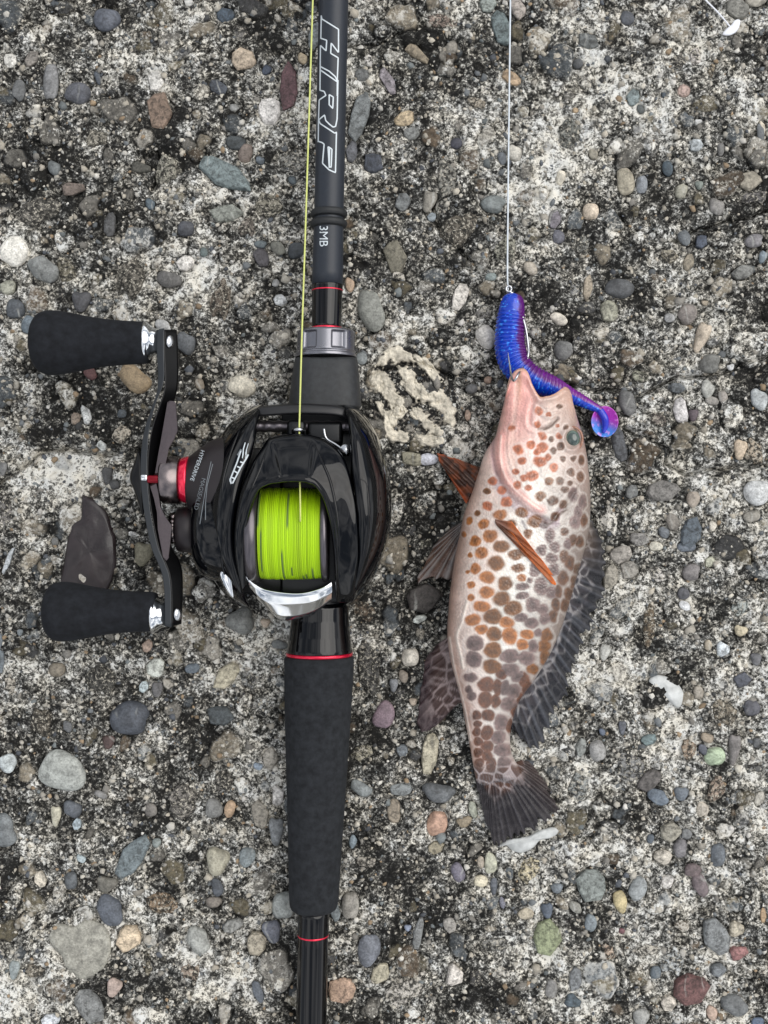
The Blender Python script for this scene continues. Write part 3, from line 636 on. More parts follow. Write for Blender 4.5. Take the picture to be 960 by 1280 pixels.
# ------------------------------------------------------------------ stone materials and meshes
def stone_mat(name, rough, lichen, vein):
    m, n, l, b = mat_new(name)
    oi = n.new('ShaderNodeObjectInfo'); tc = n.new('ShaderNodeTexCoord'); geo = n.new('ShaderNodeNewGeometry')
    cr = n.new('ShaderNodeCombineXYZ'); l.new(oi.outputs['Random'], cr.inputs[2])
    sc = n.new('ShaderNodeVectorMath'); sc.operation = 'SCALE'; sc.inputs['Scale'].default_value = 3.0
    l.new(cr.outputs[0], sc.inputs[0])
    ad = n.new('ShaderNodeVectorMath'); ad.operation = 'ADD'
    l.new(geo.outputs['Position'], ad.inputs[0]); l.new(sc.outputs[0], ad.inputs[1])
    v = ad.outputs[0]
    t1 = tex_noise(n, l, 260, 6, 0.65, 0.3, v)
    t2 = tex_noise(n, l, 1400, 4, 0.65, 0.0, v)
    r1 = ramp(n, l, t1.outputs['Fac'], [(0.3, 0.6), (0.5, 1.02), (0.7, 1.4)])
    c = mixc(n, l, oi.outputs['Color'], r1.outputs['Color'], 1.0, 'MULTIPLY')
    r2 = ramp(n, l, t2.outputs['Fac'], [(0.3, 0.6), (0.7, 1.25)])
    c = mixc(n, l, c, r2.outputs['Color'], 0.9, 'MULTIPLY')
    if vein:                                            # a few pale quartz veins
        wv = n.new('ShaderNodeTexWave'); wv.inputs['Scale'].default_value = 46; wv.inputs['Distortion'].default_value = 9
        wv.inputs['Detail'].default_value = 3; l.new(v, wv.inputs['Vector'])
        rv = ramp(n, l, wv.outputs['Fac'], [(0.955, 0.0), (1.0, 0.45)])
        t5 = tex_noise(n, l, 60, 2, 0.5, 0.0, v)
        rv2 = ramp(n, l, t5.outputs['Fac'], [(0.56, 0.0), (0.66, 1.0)])
        f = mixc(n, l, rv.outputs['Color'], rv2.outputs['Color'], 1.0, 'MULTIPLY')
        c = mixc(n, l, c, (0.5, 0.5, 0.46), f)
    t3 = tex_noise(n, l, 620, 5, 0.75, 0.4, v)
    rl = ramp(n, l, t3.outputs['Fac'], [(0.5 - 0.06 * lichen, 0.0), (0.62 - 0.08 * lichen, min(1.0, 0.35 + 0.6 * lichen))])
    c = mixc(n, l, c, tuple(lin((34, 33, 30))), rl.outputs['Color'])
    if lichen > 0.5:
        t4 = tex_noise(n, l, 1000, 5, 0.75, 0.4, v)
        r4 = ramp(n, l, t4.outputs['Fac'], [(0.54, 0.0), (0.6, 0.85)])
        c = mixc(n, l, c, tuple(lin((188, 182, 168))), r4.outputs['Color'])
    l.new(c, b.inputs['Base Color'])
    b.inputs['Roughness'].default_value = rough
    b.inputs['Specular IOR Level'].default_value = 0.35
    bump(n, l, b, (t3 if lichen > 0.5 else t2).outputs['Fac'], 0.35 + 0.5 * lichen, 0.0005)
    return m
M['pebble'] = stone_mat('water_worn_pebble', 0.62, 0.0, True)
M['angular'] = stone_mat('broken_stone', 0.72, 0.35, True)
M['rough'] = stone_mat('weathered_stone', 0.9, 1.0, False)

def stone_mesh(kind, seed, sub):
    r = np.random.default_rng(seed)
    bm = bmesh.new(); bmesh.ops.create_icosphere(bm, subdivisions=sub, radius=1)
    v = np.array([x.co[:] for x in bm.verts]); f = [[x.index for x in q.verts] for q in bm.faces]; bm.free()
    if kind == 's':
        e = r.uniform(0.76, 0.95)                        # rounded box to egg
        v = np.sign(v) * np.abs(v) ** e
        v[:, :2] *= 1 + 0.16 * np.sin(np.arctan2(v[:, 1], v[:, 0]) * r.integers(1, 4) + r.uniform(0, 6))[:, None]
        for k in range(4):
            a = r.normal(0, 1, 3); v = v * (1 + 0.06 * np.sin(v @ a * 1.7 + r.uniform(0, 6)))[:, None]
    else:
        npl = 11 if kind == 'a' else 16
        for k in range(npl):
            a = r.normal(0, 1, 3); a[2] = abs(a[2]) * 0.55 if k % 3 else a[2] + 1.6; a /= np.linalg.norm(a)
            t = r.uniform(0.66, 0.93)
            d = v @ a
            v -= np.outer(np.maximum(d - t, 0) * 0.94, a)
        n0 = r.integers(4, 7); a0 = r.uniform(0, 6.28)
        for k in range(n0 if kind == 'a' else 4):       # broken flanks
            t_ = a0 + 6.283 * (k + r.uniform(-0.25, 0.25)) / n0
            a = np.array([math.cos(t_), math.sin(t_), r.uniform(0.0, 0.5)]); a /= np.linalg.norm(a)
            v -= np.outer(np.maximum(v @ a - r.uniform(0.5, 0.72), 0) * 0.95, a)
        for k in range(6):
            a = r.normal(0, 3.0, 3); v = v * (1 + (0.035 if kind == 'a' else 0.06) * np.sin(v @ a + r.uniform(0, 6)))[:, None]
        if kind == 'r': v += r.normal(0, 0.02, v.shape)
    if kind == 'a':                                     # broken stone: irregular polygon with a facetted top
        k_ = int(r.integers(6, 9))
        an = (np.arange(k_) + r.uniform(-0.3, 0.3, k_)) * 6.283 / k_ + r.uniform(0, 6)
        rd = r.uniform(0.78, 1.05, k_); tl_ = r.uniform(-0.3, 0.3, 2)
        v, f = [], []
        for sc_, z_ in ((1.0, -1.2), (1.0, 0.25), (0.86, 0.72), (0.5, 0.92)):
            jj = r.uniform(0.9, 1.08, k_) if sc_ < 1 else np.ones(k_)
            x_, y_ = rd * sc_ * jj * np.cos(an), rd * sc_ * jj * np.sin(an)
            v += list(np.stack([x_, y_, z_ + (z_ > 0) * (tl_[0] * x_ + tl_[1] * y_ + r.normal(0, 0.05, k_))], 1))
        v.append(np.array([r.uniform(-.15, .15), r.uniform(-.15, .15), 1.0])); v = np.array(v)
        for q in range(3):
            f += [[q * k_ + e, q * k_ + (e + 1) % k_, (q + 1) * k_ + (e + 1) % k_, (q + 1) * k_ + e] for e in range(k_)]
        f += [[3 * k_ + e, 3 * k_ + (e + 1) % k_, 4 * k_] for e in range(k_)]
        bm = bmesh.new(); bv = [bm.verts.new(p_) for p_ in v]; [bm.faces.new([bv[i_] for i_ in q_]) for q_ in f]
        bmesh.ops.bevel(bm, geom=bm.edges[:], offset=0.035, segments=1, affect='EDGES')
        bm.verts.index_update()
        v = np.array([x.co[:] for x in bm.verts]); f = [[x.index for x in q_.verts] for q_ in bm.faces]; bm.free()
        v[:, :2] += r.normal(0, 0.012, (len(v), 2))
    hw = np.abs(v[:, :2]).max(0); v[:, 0] /= hw[0]; v[:, 1] /= hw[1]
    v[:, 2] /= v[:, 2].max()
    me = bpy.data.meshes.new({'s': 'pebble', 'a': 'broken_stone', 'r': 'weathered_stone'}[kind])
    me.from_pydata(v.tolist(), [], f)
    me.polygons.foreach_set('use_smooth', np.ones(len(me.polygons), bool))
    me.materials.append(M[{'s': 'pebble', 'a': 'angular', 'r': 'rough'}[kind]])
    if kind == 'a':
        me.set_sharp_from_angle(angle=math.radians(22))
    return me
BIG = {k: [stone_mesh(k, 40 + i + 100 * ord(k), 4 if k != 's' else 3) for i in range(9)] for k in 'sar'}
SML = {k: [stone_mesh(k, 40 + i + 100 * ord(k), 3 if k != 's' else 2) for i in range(9)] for k in 'sar'}

for i, s in enumerate(stones):
    k = s[8]
    me = (BIG if max(s[2], s[3]) > 11 else SML)[k][(i * 5 + int(s[0])) % 9]
    o = bpy.data.objects.new({'s': 'pebble', 'a': 'broken_stone', 'r': 'weathered_stone'}[k], me)
    scene.collection.objects.link(o)
    rx, ry = s[2] * D / F * 1.03, s[3] * D / F * 1.03
    up = {'s': 0.62, 'a': 0.42, 'r': 0.3}[k] * min(rx, ry)
    up = min(max(up, 0.9), 3.4)
    base = {'s': -0.6, 'a': -0.55, 'r': -0.7}[k] + random.uniform(-0.25, 0.2)
    p = W(s[0], s[1], 0)
    o.location = (p[0] * 0.001, p[1] * 0.001, base * 0.001)
    o.scale = (rx * 0.001, ry * 0.001, up * 0.001)
    o.rotation_euler = (random.uniform(-.06, .06), random.uniform(-.06, .06), -math.radians(s[4]))
    c = lin(s[5:8]); c = (c * 0.68 + c.mean() * 0.32) * 0.96
    o.color = (*c, 1)
    o.parent = ground

# irregular stones whose outline is particular: traced outline, child of the concrete
def outline_stone(name, poly, z0, h, mat, rgb, **kw):
    o = pillow(name, poly, z0, h, mat, ground, **kw)
    o.color = (*lin(rgb), 1)
    return o
outline_stone('heart_stone', [(60, 1168), (68, 1155), (82, 1155), (92, 1158), (104, 1150), (122, 1152), (134, 1162), (139, 1180), (136, 1198), (126, 1214), (110, 1223), (94, 1224), (82, 1212), (78, 1196), (66, 1184)],
              0.0, 1.7, M['pebble'], (152, 150, 140), bump=0.07, power=0.4)
M['darkslab'] = simple('damp_dark_slate', (44, 37, 38), 0.36, var=0.4, scale=130, bstr=0.5, bdist=0.0006, rvar=0.2, spec=0.45)
outline_stone('dark_slab', [(103, 618), (119, 624), (134, 640), (145, 671), (146, 705), (138, 731), (125, 752), (90, 752), (75, 729), (80, 702), (84, 678), (89, 656), (101, 643)],
              0.4, 1.7, M['darkslab'], (58, 50, 52), bump=0.13, power=0.35, sm=False)
# encrusted rock: dark rock with pale crust lobes standing proud of it
LOBES = [
    [(462, 470), (472, 461), (480, 465), (488, 478), (496, 492), (504, 502), (508, 512), (502, 522), (494, 528), (490, 540), (496, 549), (484, 551), (480, 540), (482, 528), (474, 515), (470, 503), (478, 508), (487, 518), (492, 512), (484, 500), (478, 490), (468, 488), (461, 480)],
    [(499, 456), (508, 460), (520, 472), (532, 486), (536, 500), (528, 504), (516, 494), (506, 484), (500, 470)],
    [(538, 490), (550, 486), (562, 500), (570, 515), (568, 534), (556, 526), (552, 514), (541, 508), (536, 500)],
    [(512, 512), (522, 512), (534, 522), (545, 533), (556, 540), (554, 548), (542, 540), (530, 532), (518, 524)],
    [(520, 545), (534, 540), (545, 548), (560, 552), (548, 558), (528, 556)], [(478, 534), (486, 530), (500, 540), (512, 548), (505, 556), (488, 552)],
    [(518, 446), (530, 450), (545, 462), (556, 474), (548, 478), (534, 466), (520, 456)],
    [(482, 436), (495, 434), (510, 440), (515, 448), (500, 453), (488, 450), (470, 458), (474, 448)]]
def inside(x, y, poly):
    r = np.zeros(np.shape(x), bool); p = np.array(poly)
    for (x0, y0), (x1, y1) in zip(p, np.roll(p, -1, 0)):
        c = ((y0 > y) != (y1 > y)) & (x < (x1 - x0) * (y - y0) / ((y1 - y0) if y1 != y0 else 1e-9) + x0)
        r ^= c
    return r
RO = resample([(456, 472), (464, 452), (478, 434), (500, 428), (525, 438), (550, 462), (572, 486), (578, 520), (568, 548), (545, 562), (505, 558), (478, 552), (464, 525), (456, 495)], 200, True)
rc = RO.mean(0); rs = np.linspace(1, 0.01, 90)
QX = rc[0] + (RO[:, 0] - rc[0])[None] * rs[:, None]; QY = rc[1] + (RO[:, 1] - rc[1])[None] * rs[:, None]
wx_, wy_ = QX + 2.2 * vnoise(QX, QY, 6, 51) + 1.5 * vnoise(QX, QY, 2.5, 52), QY + 2.2 * vnoise(QX, QY, 6, 53) + 1.5 * vnoise(QX, QY, 2.5, 54)
sd = np.full(QX.shape, -99.0)
for p in LOBES:
    d_, _, _ = dist_poly(wx_, wy_, p + p[:1]); sd = np.maximum(sd, np.where(inside(wx_, wy_, p), d_, -d_))
sd += 1.4 + 2.2 * vnoise(QX, QY, 7, 48) + 2.0 * vnoise(QX, QY, 3.2, 55) - 3.5 * np.clip(vnoise(QX, QY, 4.5, 56) - 0.45, 0, 1)
crust = sstep(-0.3, 0.5, sd)
rz = gz(QX, QY) * 0.5 + 0.5 * 0.2 + 1.2 * sstep(-1.0, 2.5, sd) + 0.45 * vnoise(QX, QY, 5, 57) + 0.25 * vnoise(QX, QY, 2, 58) - 1.6 * sstep(0.9, 1.0, rs)[:, None] - 0.1
spk = sstep(0.15, 0.5, vnoise(QX, QY, 2.6, 59) + 0.5 * vnoise(QX, QY, 1.6, 60) + 0.35 * np.clip((QY - 520) / 30, -1, 1))
cw = lin((226, 218, 200)) * (0.85 + 0.25 * vnoise(QX, QY, 9, 49))[..., None]
cdk = lin((20, 19, 18)) * (1 - spk[..., None]) + lin((138, 132, 122)) * spk[..., None]
rcol = cw * crust[..., None] + cdk * (1 - crust[..., None])
M['crust'] = vcol('encrusted_rock', 0.85, bstr=0.8, bscale=900, bdist=0.0006, mul=0.35)
rings('encrusted_rock', W(QX, QY, rz), M['crust'], ground, cap=False, col=rcol.reshape(-1, 3))
SHELL = simple('white_shell', (186, 188, 186), 0.4, var=0.3, scale=220, bstr=0.6, bdist=0.0006)
outline_stone('shell_fragment', [(622, 1059), (632, 1050), (648, 1047), (662, 1044), (674, 1038), (690, 1034), (700, 1038), (690, 1047), (676, 1050), (666, 1060), (652, 1066), (640, 1063), (632, 1056)],
              0.2, 1.8, SHELL, (214, 218, 220), bump=0.05, n=56)
outline_stone('shell_fragment', [(812, 848), (822, 843), (838, 848), (850, 858), (855, 872), (848, 885), (836, 876), (822, 866), (812, 858)],
              0.0, 1.8, SHELL, (205, 212, 210), bump=0.1, n=40)

# sand and fine gravel locked in the concrete: too many to count
NG = 17000
bx = rng.uniform(-160, 160, NG); by = rng.uniform(-206, 206, NG)
bpx, bpy_ = bx * F / D + 480, 640 - by * F / D
keep = np.ones(NG, bool)
for s in stones:
    keep &= np.hypot(bpx - s[0], bpy_ - s[1]) > 0.8 * min(s[2], s[3])
bx, by = bx[keep], by[keep]; bpx, bpy_ = bpx[keep], bpy_[keep]; NG = len(bx)
bm = bmesh.new(); bmesh.ops.create_icosphere(bm, subdivisions=1, radius=1)
iv = np.array([x.co[:] for x in bm.verts]); ifc = np.array([[x.index for x in q.verts] for q in bm.faces]); bm.free()
size = 0.32 + 0.34 * rng.gamma(1.6, 0.62, NG); size = np.minimum(size, 2.1)
ang = rng.uniform(0, 6.28, NG)
vv = iv[None] * (1 + rng.normal(0, 0.26, (NG, 12, 3)))
el = rng.uniform(0.65, 1.0, NG)
X = vv[..., 0] * size[:, None]; Y = vv[..., 1] * (size * el)[:, None]; Z = vv[..., 2] * (size * 0.5)[:, None]
ca, sa = np.cos(ang)[:, None], np.sin(ang)[:, None]
V = np.stack([bx[:, None] + X * ca - Y * sa, by[:, None] + X * sa + Y * ca, gz(bpx, bpy_)[:, None] + Z - 0.06 * size[:, None]], -1)
pal = np.array([(214, 208, 194), (196, 188, 172), (178, 172, 160), (222, 218, 208), (150, 146, 138), (118, 122, 124), (94, 98, 104), (170, 148, 120), (70, 70, 70), (132, 138, 138), (232, 228, 220)])
pw = np.array([.2, .18, .14, .1, .1, .08, .05, .05, .04, .04, .02])
gc = lin(pal[rng.choice(len(pal), NG, p=pw)]) * rng.uniform(0.5, 0.95, (NG, 1))
M['sand'] = vcol('sand_grains', 0.75, bstr=0.5, bscale=1500, bdist=0.0003, mul=0.3)
fc = (ifc[None] + (np.arange(NG) * 12)[:, None, None]).reshape(-1, 3)
mk('sand_grains', V.reshape(-1, 3), fc, M['sand'], ground, True, np.repeat(gc, 12, 0), kind='stuff')
# ------------------------------------------------------------------ fishing rod
def rod_c(py): return 417 - 0.0219 * np.asarray(py, float)
def rod_z(py): return 12.6 + (822 - np.asarray(py, float)) * 0.0079
def ylathe(name, prof, mat, parent, n=72, m=None, wob=None, off=0.0, col=None, **kw):
    """turned part on the rod's axis. prof: (py, half width in photo pixels)"""
    prof = np.asarray(prof, float)
    if m: prof = resample(prof, m, smooth=False)
    zc = rod_z(prof[:, 0]); c = W(rod_c(prof[:, 0]) + off, prof[:, 0], zc)
    r = (prof[:, 1] * (D - zc) / F)[:, None] * np.ones(n)[None]
    th = np.linspace(0, 2 * math.pi, n, endpoint=False)
    if wob is not None: r = r * wob(prof[:, 0][:, None], th[None])
    R = np.zeros((len(prof), n, 3))
    R[..., 0] = c[:, None, 0] + r * np.cos(th); R[..., 1] = c[:, None, 1]; R[..., 2] = c[:, None, 2] + r * np.sin(th)
    return rings(name, R, mat, parent, col=col, **kw)

rod = empty('fishing_rod', W(398, 822, 0.5), 'black fishing rod with foam rear grip and white outlined lettering on the concrete', 'fishing rod')
fore = ylathe('foregrip_tube', [(-1900, 15.5), (-600, 17.5), (-20, 18.6), (266, 18.4), (352, 19.4), (356, 19.6)], M['blank'], rod, m=160)
for py in (267.5, 280):
    ylathe('rubber_ring', [(py - 5, 19.2), (py - 4, 21.6), (py - 2, 23.0), (py + 1, 23.2), (py + 3.5, 22.2), (py + 5, 19.2)], M['rubber'], rod, m=24)
ylathe('lacquered_sleeve', [(355, 18.6), (356.5, 19.5), (362, 19.3), (385, 18.8), (409, 18.2), (410, 17.6)], M['lacquer'], rod, m=30)
ylathe('red_band', [(362.4, 19.2), (362.6, 19.5), (363.8, 19.5), (364, 19.2)], M['red'], rod)
ylathe('red_band', [(409, 17.5), (409.3, 19.2), (412.3, 19.2), (412.6, 17.5)], M['red'], rod)
def flats(py, th):
    s = 0.5 + 0.5 * np.cos(6 * (th - math.pi / 2 - 0.55))
    w = sstep(416.5, 419, py) * (1 - sstep(436, 440, py))
    return 1 - 0.12 * w * sstep(0.45, 0.62, s)
nut = ylathe('locking_nut', [(412, 18), (413.5, 34.5), (416, 36.6), (430, 37.0), (438, 37.2), (440, 37.6), (441, 36.6), (442.5, 36.6), (443.5, 38.2), (447, 38.4), (448, 30)], M['nut'], rod, n=180, m=90, wob=flats)
# reel seat hood: a flattened, slightly flared block
def sq(py, w, zt, zb, e=0.62, n=40):
    th = np.linspace(0, 2 * math.pi, n, endpoint=False)
    x = np.sign(np.cos(th)) * np.abs(np.cos(th)) ** e; z = np.sign(np.sin(th)) * np.abs(np.sin(th)) ** e
    return np.stack([rod_c(py) + 0.3 + w * x, np.full(n, py), (zt + zb) / 2 + (zt - zb) / 2 * z], 1)
seat = loft('reel_seat', [sq(446, 30, 23, 6), sq(447, 37.5, 25.2, 4.5), sq(452, 39.5, 26.2, 3.8), sq(475, 42.5, 27.2, 3.2), sq(500, 45, 28, 3.0), sq(508, 45.5, 28, 3.0), sq(512, 42, 26, 4)], M['seat'], rod, nu=96, nv=60)
ylathe('seat_tube', [(508, 36), (600, 36), (700, 35), (752, 33), (760, 34), (764, 35)], M['satin'], rod, m=30)
ylathe('butt_cone', [(752, 33), (758, 35.2), (775, 36.0), (795, 38.4), (812, 41), (815.5, 41.2), (816, 38)], M['lacquer'], rod, m=60)
ylathe('red_band', [(815, 38), (815.6, 41.8), (819.3, 42), (819.8, 38)], M['red'], rod)
def foam_w(py, th): return 1 + 0.004 * np.sin(py * 0.31 + 3 * th)
ylathe('foam_grip', [(819, 37), (819.8, 42), (822, 43.6), (840, 43.4), (900, 41.2), (976, 37.6), (1060, 33.6), (1120, 31.2), (1130, 30.4), (1135, 28.4), (1138, 24), (1138.5, 18)], M['foam'], rod, m=90, wob=foam_w)
ylathe('butt_section', [(1136, 19.4), (1137, 19.6), (1168, 19.3), (1172, 19.0), (1280, 19.2), (1500, 19.0)], M['lacquer'], rod, m=50)
ylathe('red_band', [(1167.6, 19.0), (1167.8, 19.5), (1169.6, 19.5), (1169.8, 19.0)], M['red'], rod)

# ---- lettering: outline strokes laid on the surface they are printed on
def tree_of(*objs):
    vs_, fs_, k = [], [], 0
    for o in objs:
        og = ORG[o]
        for v in o.data.vertices: vs_.append(tuple((np.array(v.co) + og) * 1000))
        fs_ += [[i + k for i in p.vertices] for p in o.data.polygons]
        k += len(o.data.vertices)
    return BVHTree.FromPolygons(vs_, fs_)
def drop(tree, px, py, lift):
    d = Vector(((px - 480) / F, (640 - py) / F, -1)).normalized()
    hit = tree.ray_cast(Vector((0, 0, D)), d)
    if hit[0] is None: return None
    nrm = hit[1] if hit[1].dot(d) < 0 else -hit[1]
    return np.array(hit[0] + nrm * lift), np.array(nrm)
def stroke(tree, pts, wpx, lift=0.05, step=1.2):
    """flat ribbon on a surface; returns verts, quads"""
    pts = np.asarray(pts, float)
    L = np.linalg.norm(np.diff(pts, axis=0), axis=1).sum()
    p = resample(pts, max(int(L / step), 2), smooth=False)
    t = np.gradient(p, axis=0); t /= np.maximum(np.linalg.norm(t, axis=1), 1e-6)[:, None]
    nn = np.stack([-t[:, 1], t[:, 0]], 1)
    V, Q, prev = [], [], None
    for a, b in zip(p, nn):
        row = []
        for s in (-.5, .5):
            h = drop(tree, *(a + b * s * wpx), lift)
            if h is None: break
            row.append(h[0])
        if len(row) < 2: prev = None; continue
        i = len(V); V += row
        if prev is not None: Q.append([prev, i, i + 1, prev + 1])
        prev = i
    return V, Q
def strokes(name, tree, lines, wpx, mat, parent, lift=0.05):
    V, Q = [], []
    for ln in lines:
        v, q = stroke(tree, ln, wpx, lift)
        Q += [[i + len(V) for i in f] for f in q]; V += v
    return mk(name, V, Q, mat, parent, smooth=False)
def text_on(name, tree, body, px0, py0, k, mat, parent, ang, lift=0.05, bend=None, bold=False, shear=0.0, space=1.0):
    """printed text: baseline start at pixel (px0, py0), k pixels per em, reading direction ang (deg, image clockwise)"""
    cu = bpy.data.curves.new(name, 'FONT'); cu.body = body; cu.size = 1.0; cu.shear = shear; cu.space_character = space
    if bold: cu.offset = 0.0
    cu.resolution_u = 3
    ob = bpy.data.objects.new('t', cu); scene.collection.objects.link(ob)
    bpy.context.view_layer.update()
    me = ob.evaluated_get(bpy.context.evaluated_depsgraph_get()).to_mesh()
    bm = bmesh.new(); bm.from_mesh(me); bmesh.ops.triangulate(bm, faces=bm.faces[:])
    bmesh.ops.subdivide_edges(bm, edges=bm.edges[:], cuts=1)
    uv = np.array([v.co[:2] for v in bm.verts]); fs = [[v.index for v in f.verts] for f in bm.faces]; bm.free()
    ob.to_mesh_clear(); bpy.data.objects.remove(ob)
    V, ok = [], []
    for u, v in uv:
        a = math.radians(ang)
        if bend: a += 0
        dx, dy = math.cos(a), math.sin(a)
        off = bend(u * k) if bend else 0.0
        x = px0 + dx * u * k + dy * (v * k + off); y = py0 + dy * u * k - dx * (v * k + off)
        h = drop(tree, x, y, lift)
        ok.append(h is not None); V.append(h[0] if h else np.zeros(3))
    fs = [f for f in fs if all(ok[i] for i in f)]
    used = sorted({i for f in fs for i in f}); mp = {a: b for b, a in enumerate(used)}
    if not fs: return None
    return mk(name, [V[i] for i in used], [[mp[i] for i in f] for f in fs], mat, parent, smooth=False)

tr = tree_of(fore)
A = lambda q: [(390 + x / 11.64, 10 + y / 11.64) for x, y in q]
B = lambda q: [(390 + x / 9.84, 100 + y / 9.84) for x, y in q]
strokes('lettering', tr, [
    A([(135, 110), (145, 160), (385, 310), (385, 650), (280, 510), (272, 660), (380, 725), (366, 1060)]),
    A([(137, 110), (130, 440)]), A([(125, 440), (215, 470), (205, 625), (125, 545)]), A([(125, 545), (118, 1195)]),
    A([(120, 850), (250, 920), (340, 1000), (365, 1060)]), A([(120, 900), (360, 1070)]),
    A([(368, 1050), (366, 1280)]),
    B([(318, 0), (308, 480), (290, 570), (260, 580), (215, 545), (170, 500), (155, 430), (85, 490), (100, 535), (280, 655), (300, 640), (288, 1140), (210, 1105), (130, 1025), (150, 790), (125, 770), (80, 755)]),
    B([(95, 125), (150, 140), (172, 190), (90, 245), (82, 480), (78, 765)]),
    B([(212, 180), (262, 210), (255, 350), (212, 305), (212, 180)]),
    B([(198, 820), (245, 850), (235, 1075), (212, 1065), (198, 820)]), B([(218, 840), (212, 1080)]),
    ], 1.6, M['print'], rod)
text_on('lettering', tr, '3MB', 399.6, 281.5, 15, M['print'], rod, 90, bold=True, space=0.95)
# ------------------------------------------------------------------ baitcasting reel
reel = empty('baitcasting_reel', W(370, 650, 12), 'glossy black baitcasting reel with double handle and bright green spool', 'fishing reel')
def plate(tab, sgn, nm):
    tab = np.array(tab, float)
    st = []
    for py, xi, xo, zt in tab:
        w = xo - xi; zb = 12 + max(0, (22 - zt * 0.35) * 0.3)
        zm = zt * 0.5 + 4
        prof = [(0, zb), (0, (zt + zb) / 2), (0.0, zt - 3), (0.05, zt - 0.7), (0.22, zt), (0.45, zt - 1.3), (0.7, zt - 5), (0.9, zt - 11), (1.0, zm), (0.98, zm - 6), (0.85, zb + 2), (0.6, zb)]
        st.append([(xi + w * a, py, z) for a, z in prof])
    return loft(nm, st, M['body'], reel, nu=72, nv=90)
palm = plate([(506, 428, 438, 34), (512, 431, 450, 39), (525, 434, 461, 43), (545, 437, 472, 46.5), (575, 439, 482, 49), (605, 442, 488, 50.5), (640, 446, 489.5, 50.5), (670, 447, 486, 49),
              (695, 447, 479, 46.5), (720, 443, 468, 42.5), (740, 438, 456, 38), (752, 432, 447, 33), (757, 428, 440, 29)], 1, 'palm_side_plate')
left = plate([(506, 330, 320, 34), (512, 327, 308, 38), (525, 323, 291, 42), (545, 320, 276, 45), (570, 314, 264, 46.5), (600, 304, 254, 47), (630, 297, 249, 47), (660, 292, 248, 46),
              (690, 293, 252, 43.5), (715, 298, 261, 40), (738, 304, 277, 35.5), (752, 309, 291, 31), (758, 313, 300, 28)], -1, 'handle_side_plate')
# thumb arch (level-wind cover with its two legs)
ARCH = [((300, 742, 33), (311, 728, 34.5)), ((293, 702, 41), (308, 692, 43)), ((293, 660, 46.5), (311, 652, 48)), ((301, 615, 48), (322, 616, 50.5)),
        ((316, 578, 46.8), (335, 606, 51.8)), ((335, 549, 44.5), (348, 603.5, 52.2)), ((338.5, 547.6, 44.4), (351, 603, 52.3)), ((342, 546.4, 44.3), (353, 602.6, 52.4)), ((355, 543.5, 44), (362, 602, 52.6)), ((372, 542.5, 44), (372, 602, 52.6)),
        ((386, 543.6, 44), (381, 602.6, 52.6)), ((391, 544.6, 44), (384, 603.2, 52.5)), ((396, 546, 44.1), (387, 604.5, 52.3)), ((407, 550, 44.5), (394, 608, 51.8)), ((428, 570, 46.5), (404, 624, 50.8)), ((440, 605, 49), (412, 652, 49.4)),
        ((447, 650, 49.5), (417, 690, 47)), ((448, 700, 46), (419, 725, 42)), ((444, 738, 39), (420, 744, 37.5)), ((442, 752, 35), (421, 754, 34.5))]
st = []
for k, (o_, i_) in enumerate(ARCH):
    o_, i_ = np.array(o_, float), np.array(i_, float)
    sec = []
    wtop = math.exp(-((o_[0] - 366) / 34) ** 2)
    rec = 1.0 if 340 < o_[0] < 393 and o_[1] < 560 else 0.0
    for a, dz in ((0, -9), (-0.01, -3), (0.0, -0.8), (0.07, 0.2), (0.3, 0.9 - 0.5 * wtop - 0.9 * rec), (0.6, 1.0 - 0.3 * wtop - 1.3 * rec), (0.84, 0.7 - 0.8 * rec), (0.9, 0.15), (0.95, -0.1), (1.0, -0.9), (1.0, -2.8), (0.9, -4.2), (0.5, -6 - 2 * wtop), (0.15, -10)):
        q = o_ + (i_ - o_) * a; sec.append((q[0], q[1], q[2] + dz))
    st.append(sec)
arch = loft('thumb_arch', st, M['body'], reel, nu=84, nv=150)
# front cross bar
st = []
for x, y0, y1, z in ((316, 517, 527, 35), (322, 509.5, 521, 37.5), (335, 507, 519.5, 38.5), (372, 504.5, 517.5, 39), (410, 506, 518.5, 38.8), (428, 508.5, 521, 38), (438, 513, 526, 36)):
    st.append([(x, y0, z - 5), (x, y0 + 1, z - 1), (x, y0 + 3, z), (x, y1 - 2, z + 0.4), (x, y1, z - 0.8), (x, y1, z - 5), (x, (y0 + y1) / 2, z - 7)])
loft('front_bar', st, M['satin'], reel, nu=48, nv=60)
# frame floor, level wind, inner pillars
def box(name, x0, x1, y0, y1, z0, z1, mat, parent, bev=0.5):
    a = W(x0, y1, z1); b = W(x1, y0, z1)
    bm = bmesh.new(); bmesh.ops.create_cube(bm, size=1)
    for v in bm.verts:
        v.co.x = a[0] if v.co.x < 0 else b[0]; v.co.y = a[1] if v.co.y < 0 else b[1]; v.co.z = z0 if v.co.z < 0 else z1
    bmesh.ops.bevel(bm, geom=bm.edges[:], offset=bev, segments=3, profile=0.6, affect='EDGES')
    V = [v.co[:] for v in bm.verts]; Fc = [[v.index for v in f.verts] for f in bm.faces]; bm.free()
    return mk(name, V, Fc, mat, parent)
box('frame_floor', 352, 440, 515, 752, 24, 27.5, M['inner'], reel)
box('frame_floor', 300, 352, 560, 742, 18, 21, M['inner'], reel)
box('level_wind', 384, 428, 527, 556, 28, 36, M['inner'], reel, 1.5)
box('level_wind', 358, 382, 524, 552, 28, 38, M['inner'], reel, 2)
xlathe('worm_shaft', [(318, 1.8), (440, 1.8)], 533, 33, M['spool'], reel, n=20, m=40, wob=lambda i, t: 1 + 0.08 * np.cos(i * 1.6 + t))
